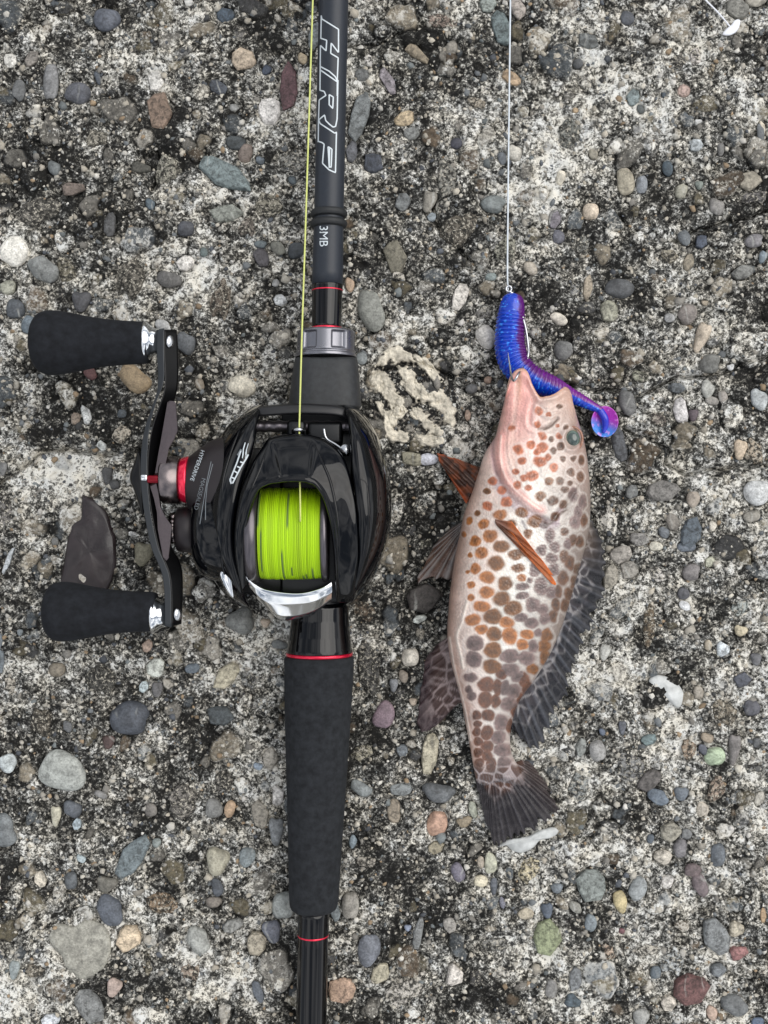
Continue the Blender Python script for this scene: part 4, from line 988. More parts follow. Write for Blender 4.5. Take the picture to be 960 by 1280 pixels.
tube('line_guide', [W(367, 540, 38), W(367, 538, 41), W(373, 537, 42.5), W(379, 538, 41), W(379, 540, 38)], 0.7, M['steel'], reel, m=24)
tube('clutch_spring', W(np.array([405, 408, 420, 427, 428]), np.array([536, 548, 556, 562, 572]), np.array([40, 40, 40.5, 41, 40])), 0.45, M['steel'], reel, m=30)
tube('frame_screw', [W(432, 563, 38), W(432, 563, 41.5)], 1.9, M['steel'], reel, n=24, m=4)

# spool with its line
spool = xlathe('spool', [(310, 4), (310.5, 14.6), (313, 15.6), (318, 15.8), (324, 15.5), (325.5, 14.8), (326, 11), (402, 11), (402.5, 14.6), (404, 15.4), (409, 15.4), (411, 14.8), (411.5, 4)], 667, 32.5, M['spool'], reel, n=120)
# ridged winding: one ridge per turn of line, a few turns show dark ink marks
NT, SEG, NTH = 36, 8, 200
prof, colr = [], []
rg = np.random.default_rng(5)
x = np.linspace(326.3, 402.2, NT * SEG)
ph = (np.arange(NT * SEG) % SEG) / SEG
crown = 13.9 + 0.55 * np.sqrt(np.clip(1 - ((x - 362) / 42) ** 2, 0, 1)) + np.repeat(rg.normal(0, 0.06, NT), SEG)
rad = crown + 0.3 * np.abs(np.sin(math.pi * ph))
th = np.linspace(0, 2 * math.pi, NTH, endpoint=False)
R = np.zeros((len(x), NTH, 3)); Cc = np.zeros((len(x), NTH, 3))
base = lin((180, 222, 10))
ink = np.zeros((NT, NTH))
for t in range(NT):
    for _ in range(rg.poisson(0.5)):
        c0 = rg.uniform(0, 6.28); w_ = rg.uniform(0.2, 0.7)
        d = np.abs((th - c0 + math.pi) % (2 * math.pi) - math.pi)
        ink[t] = np.maximum(ink[t], sstep(w_, w_ * 0.7, d))
tint = rg.uniform(0.6, 1.0, NT)
for i in range(len(x)):
    xs = x[i] + 0.9 * np.sin(th + i // SEG * 0.7) * 0.5
    c = W(xs, np.full(NTH, 667.0), np.full(NTH, 32.5))
    R[i, :, 0] = c[:, 0]; R[i, :, 1] = c[:, 1] + rad[i] * np.cos(th); R[i, :, 2] = 32.5 + rad[i] * np.sin(th)
    k = ink[i // SEG][:, None] * 0.85
    Cc[i] = base * tint[i // SEG] * (1 - k) + lin((70, 92, 60)) * k
rings('wound_line', R, M['braid'], spool, col=Cc.reshape(-1, 3))
# thumb bar
TB = [[(307, 720, 37.5), (318, 730, 38), (335, 738, 38.2), (372, 742, 38.2), (400, 736, 38), (415, 727, 37.5)],
      [(309, 724, 37.6), (321, 736, 38), (338, 743, 38), (372, 746, 38), (399, 741, 38), (415.5, 732, 37.6)],
      [(312, 734, 36.4), (325, 747, 36.6), (342, 753, 36), (372, 755, 35.8), (397, 750, 36.2), (415.5, 740, 36.6)],
      [(319, 746, 34), (332, 759, 33.2), (349, 770, 32), (372, 770, 31.6), (394, 763, 32.6), (415, 748, 34)],
      [(321, 749, 32), (335, 762, 31), (351, 775, 29.8), (371, 774, 29.4), (392, 766, 30.4), (414, 751, 32)]]
TBs = [list(r) for r in TB] + [[(x_, y_ - 5, z_ - 4) for x_, y_, z_ in TB[4]], [(x_, y_, z_ - 6) for x_, y_, z_ in TB[0]]]
TBs = np.array(TBs, float)                            # rows round the section, columns along the bar
loft('thumb_bar', [TBs[:, j] for j in range(6)], M['chrome'], reel, nu=70, nv=60, round=False)

# gear side: boss, red ring, drag star, brake cap
boss = xlathe('gear_boss', [(235, 6.5), (236, 8.2), (240, 9.2), (250, 11.2), (262, 13.4), (275, 14.6), (290, 15.2), (300, 14)], 604, 29, M['boss'], reel, n=96, m=50)
case = xlathe('gear_case', [(242, 4), (243.5, 10), (247, 12.8), (254, 15.2), (265, 16.8), (285, 17.5), (300, 16)], 660, 26.5, M['body'], reel, n=96, m=50)
xlathe('red_ring', [(225.5, 5.5), (226.5, 7.0), (228, 7.2), (234, 7.6), (236.5, 7.6), (237, 6)], 600, 30, M['red'], reel, n=72)
star = xlathe('drag_star', [(201, 4), (202, 7.0), (204, 7.6), (205, 7.7), (225, 7.7), (226, 7.2), (226.5, 5)], 600, 30, M['hub'], reel, n=72)
def arm_poly(name, poly, z0, th_, parent, tilt):
    P = np.array(poly, float); c = P.mean(0); R = []
    for s, dz in ((0.96, -th_), (1, -th_ * .6), (1, -0.35), (0.95, 0.0), (0.5, 0.05), (0.05, 0.1)):
        q = c + (P - c) * s
        R.append(W(q[:, 0], q[:, 1], z0 + dz + tilt * (q[:, 0] - c[0])))
    return rings(name, np.array(R), M['star'], parent, smooth=False)
arm_poly('star_arm', [(209, 503), (212, 501), (218, 501.5), (220, 504), (222.5, 538), (218, 549), (211, 561), (208, 576), (204, 592), (193, 594), (198, 565), (200, 555)], 36, 4, star, 0.05)
arm_poly('star_arm', [(187, 606), (195, 602), (198, 616), (200, 632), (207, 646), (215, 657), (213, 682), (211, 697), (208, 701), (204, 699), (197, 662), (196, 640), (192, 622)], 36, 4, star, 0.05)
xlathe('brake_cap', [(221, 4), (222, 6.8), (224, 7.2), (243, 7.8), (246, 7.0)], 662, 27, M['boss'], reel, n=96)
xlathe('brake_knob', [(212, 3), (213, 4.6), (221, 5.0), (222, 4)], 660, 27, M['hub'], reel, n=96, wob=lambda i, t: 1 + 0.07 * np.sign(np.cos(12 * t)))
pillow('side_badge', [(256, 680), (261, 677), (262, 690), (259, 697), (254, 692)], 37, 1.0, M['chrome'], reel, n=30, base=-6)
pillow('frame_accent', [(274, 717), (281, 707), (288, 716), (291, 735), (292, 748), (285, 742), (278, 730)], 36.4, 1.2, M['chrome'], reel, n=36, base=-5, tilt=(0.05, -0.06))

# handle: swept double arm and two knobs
def arm_loft(name, edgeL, edgeR, z, dz, mat, parent, zl=None):
    eL, eR = resample(edgeL, 70), resample(edgeR, 70)
    zz = np.interp(np.linspace(0, 1, 70), np.linspace(0, 1, len(z)), z)
    st = []
    for a, b_, h in zip(eL, eR, zz):
        st.append([(a[0], a[1], h), (b_[0], b_[1], h + dz[0]), (b_[0], b_[1], h + dz[1]), (a[0], a[1], h + dz[2])])
    return loft(name, st, mat, parent, nu=24, nv=70, round=False)
SPI = [(197, 412), (196, 440), (197.5, 470), (196, 490), (190, 508), (181, 536), (176.5, 564), (175.5, 592), (177.5, 620), (181.5, 648), (189, 684), (197, 703), (203, 720), (205.5, 744), (206, 783)]
SPM = [(205.5, 410), (205.5, 440), (205.5, 470), (203, 484), (195, 504), (187, 536), (184.5, 564), (184.5, 592), (186, 620), (190, 650), (198, 684), (206, 703), (212, 720), (214, 744), (214.5, 784)]
SPO = [(221, 412), (223, 440), (223, 474), (220, 494), (213, 514), (204, 540), (199, 566), (197, 592), (200, 620), (205, 650), (215, 684), (224, 700), (228, 716), (228.5, 744), (227, 780)]
hb = arm_loft('handle', SPI, SPM, [36, 36, 36, 36, 36], (0.3, -6, -5), M['armedge'], reel)
arm_loft('arm_face', [(x_ + 8.6, y_) for x_, y_ in SPI], SPO, [35.9, 35.9], (-4.2, -9, -6), M['arm'], hb)
for (cx, cy) in ((212.5, 427), (222, 768)):
    pillow('knob_screw', [(cx + 5.2 * math.cos(t) , cy + 8.2 * math.sin(t)) for t in np.linspace(0, 6.28, 17)[:-1]], 34.6, 0.9, M['steel'], hb, n=32, base=-2, tilt=(-0.16, 0))
# retaining cap and nut at the hub
pillow('handle_cap', [(174, 563), (167, 580), (162, 597), (167, 612), (173, 630), (179, 645), (181, 620), (180, 590)], 33, 2.0, M['arm'], hb, n=44, base=-6)
box('handle_nut', 183, 201, 594, 604, 30, 37.0, M['darkred'], hb, 0.8)
box('handle_nut', 175.5, 184, 593, 601, 31, 37.4, M['chrome'], hb, 0.6)
def knob(prof, cy, cz, cap, slope):
    k = xlathe('knob', prof, cy, cz, M['knob'], hb, n=96, m=80)
    return k
k1 = knob([(38.5, 0.6), (39.5, 4), (43, 7.2), (50, 9.4), (60, 10.3), (72, 10.3), (90, 9.6), (110, 8.5), (130, 7.7), (150, 7.2), (170, 6.9), (183, 6.7), (187, 6.2), (187.5, 3)], 428.5, 30, None, 0)
xlathe('knob_collar', [(181, 3), (181.5, 6.5), (184, 6.6), (190, 5.0), (194, 4.2), (200, 4)], 427, 30.5, M['chrome'], k1, n=60)
k2 = knob([(54.5, 0.6), (55.5, 4), (59, 6.9), (66, 8.9), (76, 9.6), (88, 9.5), (105, 8.7), (125, 7.7), (145, 7.0), (165, 6.6), (186, 6.4), (193, 6.2), (196, 5.6), (196.5, 3)], 764.5, 30, None, 0)
xlathe('knob_collar', [(190, 3), (190.5, 6.0), (193, 6.1), (199, 4.8), (203, 4.2), (208, 4)], 768, 30.5, M['chrome'], k2, n=60)

# printed marks on the reel
tb = tree_of(boss, case, left)
def ridge(name, tree, pts, r, mat, parent):
    p = [drop(tree, x_, y_, -r * 0.35) for x_, y_ in resample(pts, 40)]
    p = [q[0] for q in p if q is not None]
    if len(p) > 4: tube(name, p, [r * 0.3, r, r, r, r * 0.3], mat, parent, n=10, m=60)
ridge('edge_line', tree_of(left), [(302, 532), (294, 550), (286, 572), (279, 598), (276, 625)], 0.45, M['body'], left)
ridge('edge_line', tree_of(left), [(290, 640), (281, 668), (277, 700), (284, 728), (294, 748)], 0.4, M['body'], left)
ridge('edge_line', tree_of(palm), [(442, 600), (450, 599), (457, 603), (460, 618), (461, 650), (457, 690), (449, 722), (442, 744)], 0.45, M['body'], palm)
ridge('edge_line', tree_of(arch), [(337, 552), (331, 568), (324, 588), (314, 612), (304, 650)], 0.5, M['body'], arch)
ridge('edge_line', tree_of(arch), [(388, 547), (395, 560), (404, 580), (414, 606), (422, 650), (425, 700)], 0.5, M['body'], arch)
text_on('lettering', tree_of(boss), 'HYPERDRIVE', 251.5, 562, 7.2, M['print'], boss, 110, lift=0.06)
text_on('lettering', tb, 'MAGSEALED', 252.5, 597, 7.4, M['printgrey'], case, 104, lift=0.06)
strokes('pinstripe', tb, [[(264, 577), (259, 600), (254, 630), (250, 655)], [(266, 580), (259, 607), (257, 630), (257, 650)]], 0.9, M['printgrey'], left)
lt = tree_of(left, arch)
E16 = lambda q: [(275 + x / 16, 545 + y / 16) for x, y in q]
strokes('emblem', lt, [E16([(420, 300), (330, 560), (200, 880), (225, 950)]), E16([(565, 370), (530, 440), (420, 620), (250, 950)]), E16([(405, 515), (465, 540)]), E16([(345, 610), (410, 640)]), E16([(285, 700), (350, 740)]), E16([(215, 820), (290, 850)])], 1.7, M['print'], left)
strokes('emblem', lt, [E16([(535, 140), (500, 260), (480, 450)])], 5.0, M['print'], left)
strokes('emblem', lt, [E16([(430, 270), (360, 390)]), E16([(215, 870), (235, 960)])], 3.0, M['printgrey'], left)
# ------------------------------------------------------------------ fish
fish = empty('fish', W(650, 740, 0.5), 'small pale grouper with orange brown spots lying on its side, mouth open', 'fish')
EP = [545, 565, 590, 615, 640, 665, 690, 715, 740, 765, 790, 819, 847, 878, 903, 925, 945, 958, 970, 984]
EL = [620, 607, 598.5, 590.5, 581, 575.5, 570, 566, 562.5, 560.5, 559, 562, 569, 577, 581.5, 586, 589.5, 591.5, 594, 598]
ER = [728, 732, 735, 737, 737, 735, 729, 722, 715, 707.5, 699, 686, 669, 648, 640, 637.5, 641, 648, 653, 660]
ET = [10.5, 11.8, 13, 13.8, 14.2, 14.3, 14.2, 14, 13.6, 13, 12.2, 10.8, 9.2, 7.4, 6.2, 5.2, 4.0, 3.1, 2.0, 0.7]
def zc_of(py): return ctable(py, EP, np.array(ET) * 0.9 + 1.6 - np.array([0] * 16 + [0.3, 0.6, 0.7, 0.7]))
NA = 300
th = np.linspace(0, 2 * math.pi, NA, endpoint=False)
u = np.cos(th); sg = np.sin(th)
def std_ring(py):
    L, R_, T = ctable(py, EP, EL), ctable(py, EP, ER), ctable(py, EP, ET)
    zc = zc_of(py)
    w = np.sign(sg) * np.abs(sg) ** 0.86
    # flank is fuller towards the back; underside flattened where it rests
    z = zc + T * w * np.where(sg < 0, 0.92, 1.0)
    c = W((L + R_) / 2 + (R_ - L) / 2 * np.sign(u) * np.abs(u) ** 0.93, np.full(NA, py), np.full(NA, zc))
    c[:, 2] = np.maximum(z, 0.6)
    return c
RU = [-1, -.92, -.8, -.66, -.5, -.36, -.2, .1, .4, .65, .82, .92, 1]
RX = [632, 634.5, 639.5, 649, 658, 663, 669, 680, 692, 701, 707, 712, 715]
RY = [497, 483, 468, 461.5, 466, 481, 495, 497.5, 493, 486.5, 485, 490, 503]
RZ = [0, 1.6, 2.6, 2.9, 3.2, 4.4, 6.6, 6.8, 5.4, 3.4, 2.4, 1.5, 0]
ZM = 14.5
rim = W(ctable(u, RU, RX), ctable(u, RU, RY), np.full(NA, ZM))
rim[:, 2] = ZM + np.sign(sg) * np.interp(u, RU, RZ)
st = []
cen = W(672, 530, ZM)
for s in (0.2, 0.5, 0.75, 0.9, 0.97):                   # inside of the mouth
    q = cen + (rim - cen) * s; st.append(q)
n_in = len(st)
st.append(rim)
r545 = std_ring(545)
for k in range(1, 34):
    t = k / 34
    q = rim * (1 - t) + r545 * t
    q[:, 2] = ZM + (rim[:, 2] - ZM) * (1 - t) ** 1.3 + (r545[:, 2] - ZM) * (1 - (1 - t) ** 1.7) * 1.0
    st.append(q)
for py in np.linspace(545, 984, 412): st.append(std_ring(py))
R = np.array(st)
fx, fy = PX(R)
top = sg[None] > -0.05
def fpoly(pts): return dist_poly(fx, fy, pts)
GILL = resample([(617, 545), (616, 565), (619, 585), (626, 603), (638, 620), (655, 634), (672, 645), (688, 652), (697, 642), (708, 630), (718, 615)], 60)
GILL2 = resample([(626, 545), (625, 570), (630, 592), (642, 610), (660, 626), (676, 637)], 40)
JAW = resample([(646, 480), (644, 510), (641, 540), (640, 565), (646, 590)], 40)
MAX = resample([(667, 499), (663, 515), (662, 530), (672, 536), (684, 534), (697, 523)], 40)
PRE = resample([(664, 545), (668, 572), (676, 596), (690, 612), (702, 604), (708, 585)], 40)
OPER = resample([(697, 640), (704, 632), (710, 624)], 10)
dz = np.zeros(fx.shape)
hm = (top & (np.arange(len(R))[:, None] > n_in + 3)).astype(float)
d, s, a = fpoly(GILL); dz += -0.9 * np.exp(-(d / 3.2) ** 2) * (fy > 540) + 0.8 * np.exp(-((d - 7) / 6) ** 2) * (s < 0)
g_d, g_s = d, s
d2, s2, _ = fpoly(GILL2); dz += 0.3 * np.exp(-(d2 / 2.5) ** 2) - 0.2 * np.exp(-((d2 - 4.5) / 2) ** 2)
for k, off in enumerate((5, 10, 15)):
    dk, _, _ = fpoly(GILL2 + np.array([off, -off * 0.6])); dz += 0.22 * np.exp(-(dk / 1.5) ** 2)
dj, sj, _ = fpoly(JAW); dz += -0.3 * np.exp(-(dj / 3.0) ** 2)
for off in (-7, 7): 
    dk, _, _ = fpoly(JAW + np.array([off, 0])); dz -= 0.12 * np.exp(-(dk / 2.2) ** 2)
dm, sm_, _ = fpoly(MAX); dz += -0.5 * np.exp(-(dm / 2.2) ** 2) + 0.3 * np.exp(-((dm - 5) / 3) ** 2)
dp, _, _ = fpoly(PRE); dz += -0.35 * np.exp(-(dp / 2.4) ** 2)
EYE = (714.5, 549)
de = np.hypot((fx - EYE[0]) / 1.0, (fy - EYE[1]) / 1.25)
dz += 1.3 * np.exp(-((de - 11) / 3.0) ** 2) - 1.2 * np.exp(-(de / 7.5) ** 2)
for ln in ([(668, 503), (685, 512), (702, 500)], [(672, 510), (690, 518), (706, 508)], [(676, 522), (690, 525), (699, 516)]):
    dk, _, _ = fpoly(resample(ln, 12)); dz -= 0.45 * np.exp(-(dk / 1.6) ** 2)
xm, ym = R[..., 0], R[..., 1]
dz += 0.12 * vnoise(xm, ym, 6, 61) + 0.05 * vnoise(xm, ym, 1.6, 62)
# lateral and belly creases
for ln in ([(584, 752), (577, 778), (571, 795), (575, 815), (579, 835)], [(562, 797), (567, 830), (575, 862), (582, 890), (588, 925)]):
    dk, _, _ = fpoly(resample(ln, 30)); dz += 0.35 * np.exp(-(dk / 1.6) ** 2)
lip = np.zeros(len(R)); kk = np.arange(len(R)) - n_in; lip = 1.0 * np.exp(-((kk - 3.2) / 2.0) ** 2) * (kk >= 0) - 0.35 * np.exp(-((kk - 8.0) / 2.0) ** 2) * (kk >= 0)
R[..., 2] += lip[:, None] * np.clip(sg[None] * 3, 0, 1)
R[..., 2] += dz * hm * np.clip(sg[None] * 3, 0, 1)

def mixl(a, b_, f): return a * (1 - f[..., None]) + b_ * f[..., None]
def net(x, y, seed, s=9):
    """cell pattern: 0 on the pale mesh lines, 1 inside the dark spots"""
    rg = np.random.default_rng(seed)
    pts = rg.uniform((500, 540), (780, 1080), (int(280 * 540 / (s * s * 1.1)), 2))
    d = np.full((2,) + x.shape, 1e9)
    m_ = (pts[:, 0] > x.min() - 20) & (pts[:, 0] < x.max() + 20) & (pts[:, 1] > y.min() - 20) & (pts[:, 1] < y.max() + 20)
    for p in pts[m_]:
        q = np.hypot(x - p[0], y - p[1]); a = np.minimum(d[0], q); d[1] = np.minimum(d[1], np.maximum(d[0], q)); d[0] = a
    return sstep(0.6, 3.0, d[1] - d[0])
def sh_tail(x, y, t, v, r):
    k = net(x, y, 5, 12)
    c = mixl(lin((170, 156, 154)) + 0 * x[..., None], lin((82, 54, 42)) + 0 * x[..., None], k)
    c = mixl(c, lin((26, 26, 32)) + 0 * x[..., None], sstep(0.2, 0.45, v + 0.1 * vnoise(x, y, 9, 79)) * 0.94)
    c = mixl(c, lin((112, 110, 116)) + 0 * x[..., None], (r ** 7) * 0.7 * sstep(0.1, 0.3, v) * (1 - 0.4 * v))
    return mixl(c, lin((70, 48, 36)) + 0 * x[..., None], 0.4 * sstep(0.6, 0.9, t))
# colour pattern
C = np.zeros(R.shape)
dors = sstep(0.15, 1.0, (fx - ctable(np.clip(fy, 545, 984), EP, EL)) / (ctable(np.clip(fy, 545, 984), EP, ER) - ctable(np.clip(fy, 545, 984), EP, EL)))[..., None]
tail = sstep(780, 930, fy)[..., None]
belly = lin((222, 202, 190)); mid = lin((238, 234, 225)); back = lin((116, 97, 88))
C = belly * (1 - sstep(0.0, 0.35, dors)) + mid * sstep(0.0, 0.35, dors)
dk_ = 0.9 * dors ** 2.1
C = C * (1 - dk_) + back * dk_
C = C * (1 - 0.4 * tail) + lin((196, 178, 172)) * 0.4 * tail
def blend(mask, rgb):
    global C
    mk_ = np.clip(mask, 0, 1)[..., None]
    C = C * (1 - mk_) + lin(rgb) * mk_
edgeL = np.exp(-((fx - ctable(np.clip(fy, 545, 984), EP, EL)) / 12) ** 2)
blend(0.35 * (1 - sstep(540, 660, fy)), (214, 176, 162))
blend(edgeL * 0.7 * sstep(555, 650, fy), (176, 128, 106))
blend(0.8 * (1 - sstep(500, 600, fy)) * (1 - sstep(655, 690, fx)), (228, 158, 148))
blend(0.55 * (1 - sstep(480, 545, fy)) * sstep(660, 690, fx), (206, 160, 138))
blend(0.65 * sstep(6, 0, np.abs(fx - 649)) * (1 - sstep(470, 520, fy)), (160, 120, 84))
blend(0.7 * np.exp(-(g_d / 4) ** 2) * (fy > 545) * (fx < 705), (150, 118, 124))
blend(0.8 * np.exp(-((g_d - 6) / 5) ** 2) * (g_s > 0) * (fy > 600) * (fx < 700), (148, 124, 134))
blend(0.8 * np.exp(-(d2 / 6) ** 2) * (fy > 520), (224, 150, 142))
blend(0.6 * np.exp(-(d2 / 1.6) ** 2) * (fy > 520), (246, 228, 214))
blend(0.55 * np.exp(-(dj / 3) ** 2), (244, 206, 190))
blend(0.6 * np.exp(-(dm / 1.8) ** 2) * (fx > 672), (96, 66, 48))
for ln, rgb, w_ in (([(680, 537), (690, 532), (697, 524)], (90, 62, 44), 1.6), ([(687, 655), (697, 645), (709, 637)], (94, 74, 62), 1.8), ([(653, 652), (658, 662), (660, 670)], (96, 84, 92), 2.4),
                    ([(584, 752), (577, 778), (571, 795), (575, 815), (579, 835)], (250, 236, 222), 1.8), ([(562, 797), (567, 830), (575, 862), (582, 890), (588, 925)], (244, 226, 212), 1.7)):
    dk, _, _ = fpoly(resample(ln, 24)); blend(0.85 * np.exp(-(dk / w_) ** 2), rgb)
SPOTS = """648 562 6 o;653 576 5 o;664 556 5 o;678 545 5 o;678 559 6 o;689 549 4 b;691 563 5 b;698 545 4 o;700 558 5 b;675 577 8 o 6;692 584 6 o;666 595 8 o 6;703 573 4 b;686 601 6 b
700 601 6 b;716 573 4 b;714 590 5 b;647 606 5 o;661 609 4 o;675 620 6 b;691 626 7 b;703 631 6 b;716 618 7 g 9;725 596 5 b 7;616 601 5 o;609 614 4 b;627 613 5 o;633 627 6 o;609 632 6 o
597 642 4 b;625 643 8 o 6;652 640 8 b 6;669 652 9 b 7;694 645 6 b;605 655 6 o;587 651 4 o;613 670 8 o 7;594 676 6 o;627 683 9 b 7;602 691 7 o;644 693 8 b 6;620 704 9 b 8;594 711 6 o
647 710 7 b 5;609 722 8 o 6;631 729 8 b;652 722 5 o 4;589 731 4 o;687 670 7 g 10;705 665 6 b;694 684 7 g;677 688 7 g;689 698 8 g 6;705 696 6 b 8;669 712 7 g 9;692 712 7 g 8;703 723 7 b 9
719 652 7 g 9;725 677 5 b 8;716 676 5 b 7;712 704 6 b 9;728 627 5 g 9;730 650 5 b 9;653 733 9 g 5;676 733 8 g 11;690 741 8 g;608 740 8 o 6;627 748 9 b 8;589 747 4 o;653 745 9 g 5;641 760 9 b 8
666 756 9 g;603 758 9 o 6;616 771 10 b 8;634 778 8 o 6;678 762 7 g;652 772 8 g 6;664 779 9 g 6;681 773 7 g;694 756 5 b 8;698 740 5 b 8;691 770 5 b 7;591 775 8 o 6;602 787 7 o 5;618 793 8 b;637 795 8 o 9
659 793 7 o 5;653 806 6 o;666 808 5 g 7;673 791 5 g;683 794 6 b 7;680 808 6 b 7;594 804 9 g 8;616 813 9 b;637 820 11 g 7;658 823 9 g 7;592 824 8 g 9;615 833 10 b 8;637 837 10 g 7;627 842 6 b
648 846 8 g 6;666 836 6 b;681 822 5 b 7;588 847 7 g 5;608 856 9 b;622 859 5 b 9;631 859 5 g 8;641 864 8 g;655 850 6 b 8;659 861 6 b 7;589 870 5 g;606 875 8 b 9;620 876 5 b 8;636 880 9 g 7
652 875 5 b 7;644 889 5 b 7;596 894 5 b;610 894 7 b;626 903 7 g 9;597 905 4 b;596 915 4 b 5;609 916 7 b 8;623 922 8 g;598 927 5 b;609 933 7 b;628 938 9 g 7;637 908 4 b 7;598 941 5 b
609 945 6 b;614 956 5 b 8;600 953 5 b;631 955 8 g;722 712 5 b 7;718 728 5 b 8;711 742 5 b 8;706 757 5 b 8;640 535 4 o;672 565 4 o;706 612 5 b;712 604 4 b;727 575 4 b 7;722 640 5 g 8;710 680 5 g 7
645 590 4 o;655 598 4 o;684 572 4 o;640 655 5 b;660 668 5 b;680 655 6 g;656 690 5 b;588 694 3 o;580 668 3 o;640 668 4 o;663 725 4 g;612 912 3 b;586 862 4 g;584 715 3 o;707 534 4 b;696 532 3 o;672 530 4 o;686 518 4 o;674 514 5 o;700 508 4 b"""
col_o, col_b, col_g = lin((160, 98, 44)), lin((114, 70, 28)), lin((108, 88, 84))
wx = fx + 1.3 * vnoise(xm, ym, 1.6, 71); wy = fy + 1.3 * vnoise(xm, ym, 1.6, 72)
best = np.full(fx.shape, 9.0); sc = np.zeros(R.shape)
for tok in SPOTS.replace('\n', ';').split(';'):
    t = tok.split(); cx, cy, rx = map(float, t[:3]); ry = float(t[4]) if len(t) > 4 else rx * 0.95
    gr = 1.22 + 0.16 * min(max((cy - 640) / 120, 0), 1); gr *= 0.86 if (t[3] == 'g' or cx > 685) and cy < 800 else 1.0; rx *= gr; ry *= gr
    q = np.hypot((wx - cx) / rx, (wy - cy) / ry)
    m_ = q < best
    k = {'o': col_o, 'b': col_b, 'g': col_g}[t[3]]
    if t[3] == 'o' and cy < 640: k = lin((172, 96, 58))
    if t[3] == 'b' and cy > 840: k = lin((96, 56, 34))
    if t[3] == 'b' and cx > 688: k = lin((92, 60, 38))
    sc[m_] = k; best = np.where(m_, q, best)
dots = 1 + 0.34 * vnoise(xm, ym, 0.75, 73)
sm = (1 - sstep(0.74, 1.08, best)) * 0.95
sc = sc * (1.18 - 0.5 * sstep(0.85, 0.1, best))[..., None]
C = np.where(top[..., None], C * (1 - sm[..., None]) + sc * dots[..., None] * sm[..., None], C)
halo = np.exp(-((best - 1.25) / 0.16) ** 2) * 0.2 * top
C = C * (1 - halo[..., None]) + lin((244, 240, 232)) * halo[..., None]
tl = sstep(948, 964, fy + 5 * vnoise(xm, ym, 3, 74))
tc_ = sh_tail(fx, fy, np.clip((fx - 594) / 64, 0, 1), np.clip((fy - 950) / 85, 0, 1), 0.5 + 0.5 * np.cos((fx - 594) / (2.4 + 0.05 * (fy - 950)) * 2 * math.pi))
C = C * (1 - tl[..., None]) + tc_ * tl[..., None]
C = C * (1 + 0.16 * vnoise(xm, ym, 5, 76) + 0.1 * vnoise(xm, ym, 1.8, 77))[..., None]
C[:n_in] = lin((150, 70, 66)); C[n_in - 1:n_in + 2] = lin((214, 168, 146))
C[:2] = lin((70, 26, 30))
C = np.clip(C, 0.003, 0.95)
body = rings('body', R, M['skin'], fish, col=C.reshape(-1, 3))
tf = tree_of(body)
# eye
er = 2.9
ec = drop(tf, EYE[0], EYE[1], 0)[0] + np.array([0.1, 0, -0.55])
tt = np.linspace(0.001, math.pi, 28); ph = np.linspace(0, 2 * math.pi, 40, endpoint=False)
E = np.stack([ec[0] + er * np.sin(tt)[:, None] * np.cos(ph), ec[1] + 1.22 * er * np.sin(tt)[:, None] * np.sin(ph), ec[2] + er * np.cos(tt)[:, None] * np.ones(40)], -1)
ecol = np.zeros(E.shape)
ang = tt[:, None] * np.ones(40)
ecol[:] = lin((150, 100, 70))
ecol[ang < 1.2] = lin((176, 158, 128)); ecol[ang < 0.98] = lin((84, 104, 96)); ecol[ang < 0.6] = lin((50, 66, 62))
rings('eye', E, M['eyeball'], fish, col=ecol.reshape(-1, 3))
tube('eyelid', [ec + np.array([1.12 * er * math.cos(t), 1.36 * er * math.sin(t), 1.45 + 0.5 * math.cos(t)]) for t in np.linspace(0, 2 * math.pi, 33)], 0.42, M['skin'], fish, n=10, m=60,
     col=np.tile(lin((150, 106, 84)), (600, 1)))

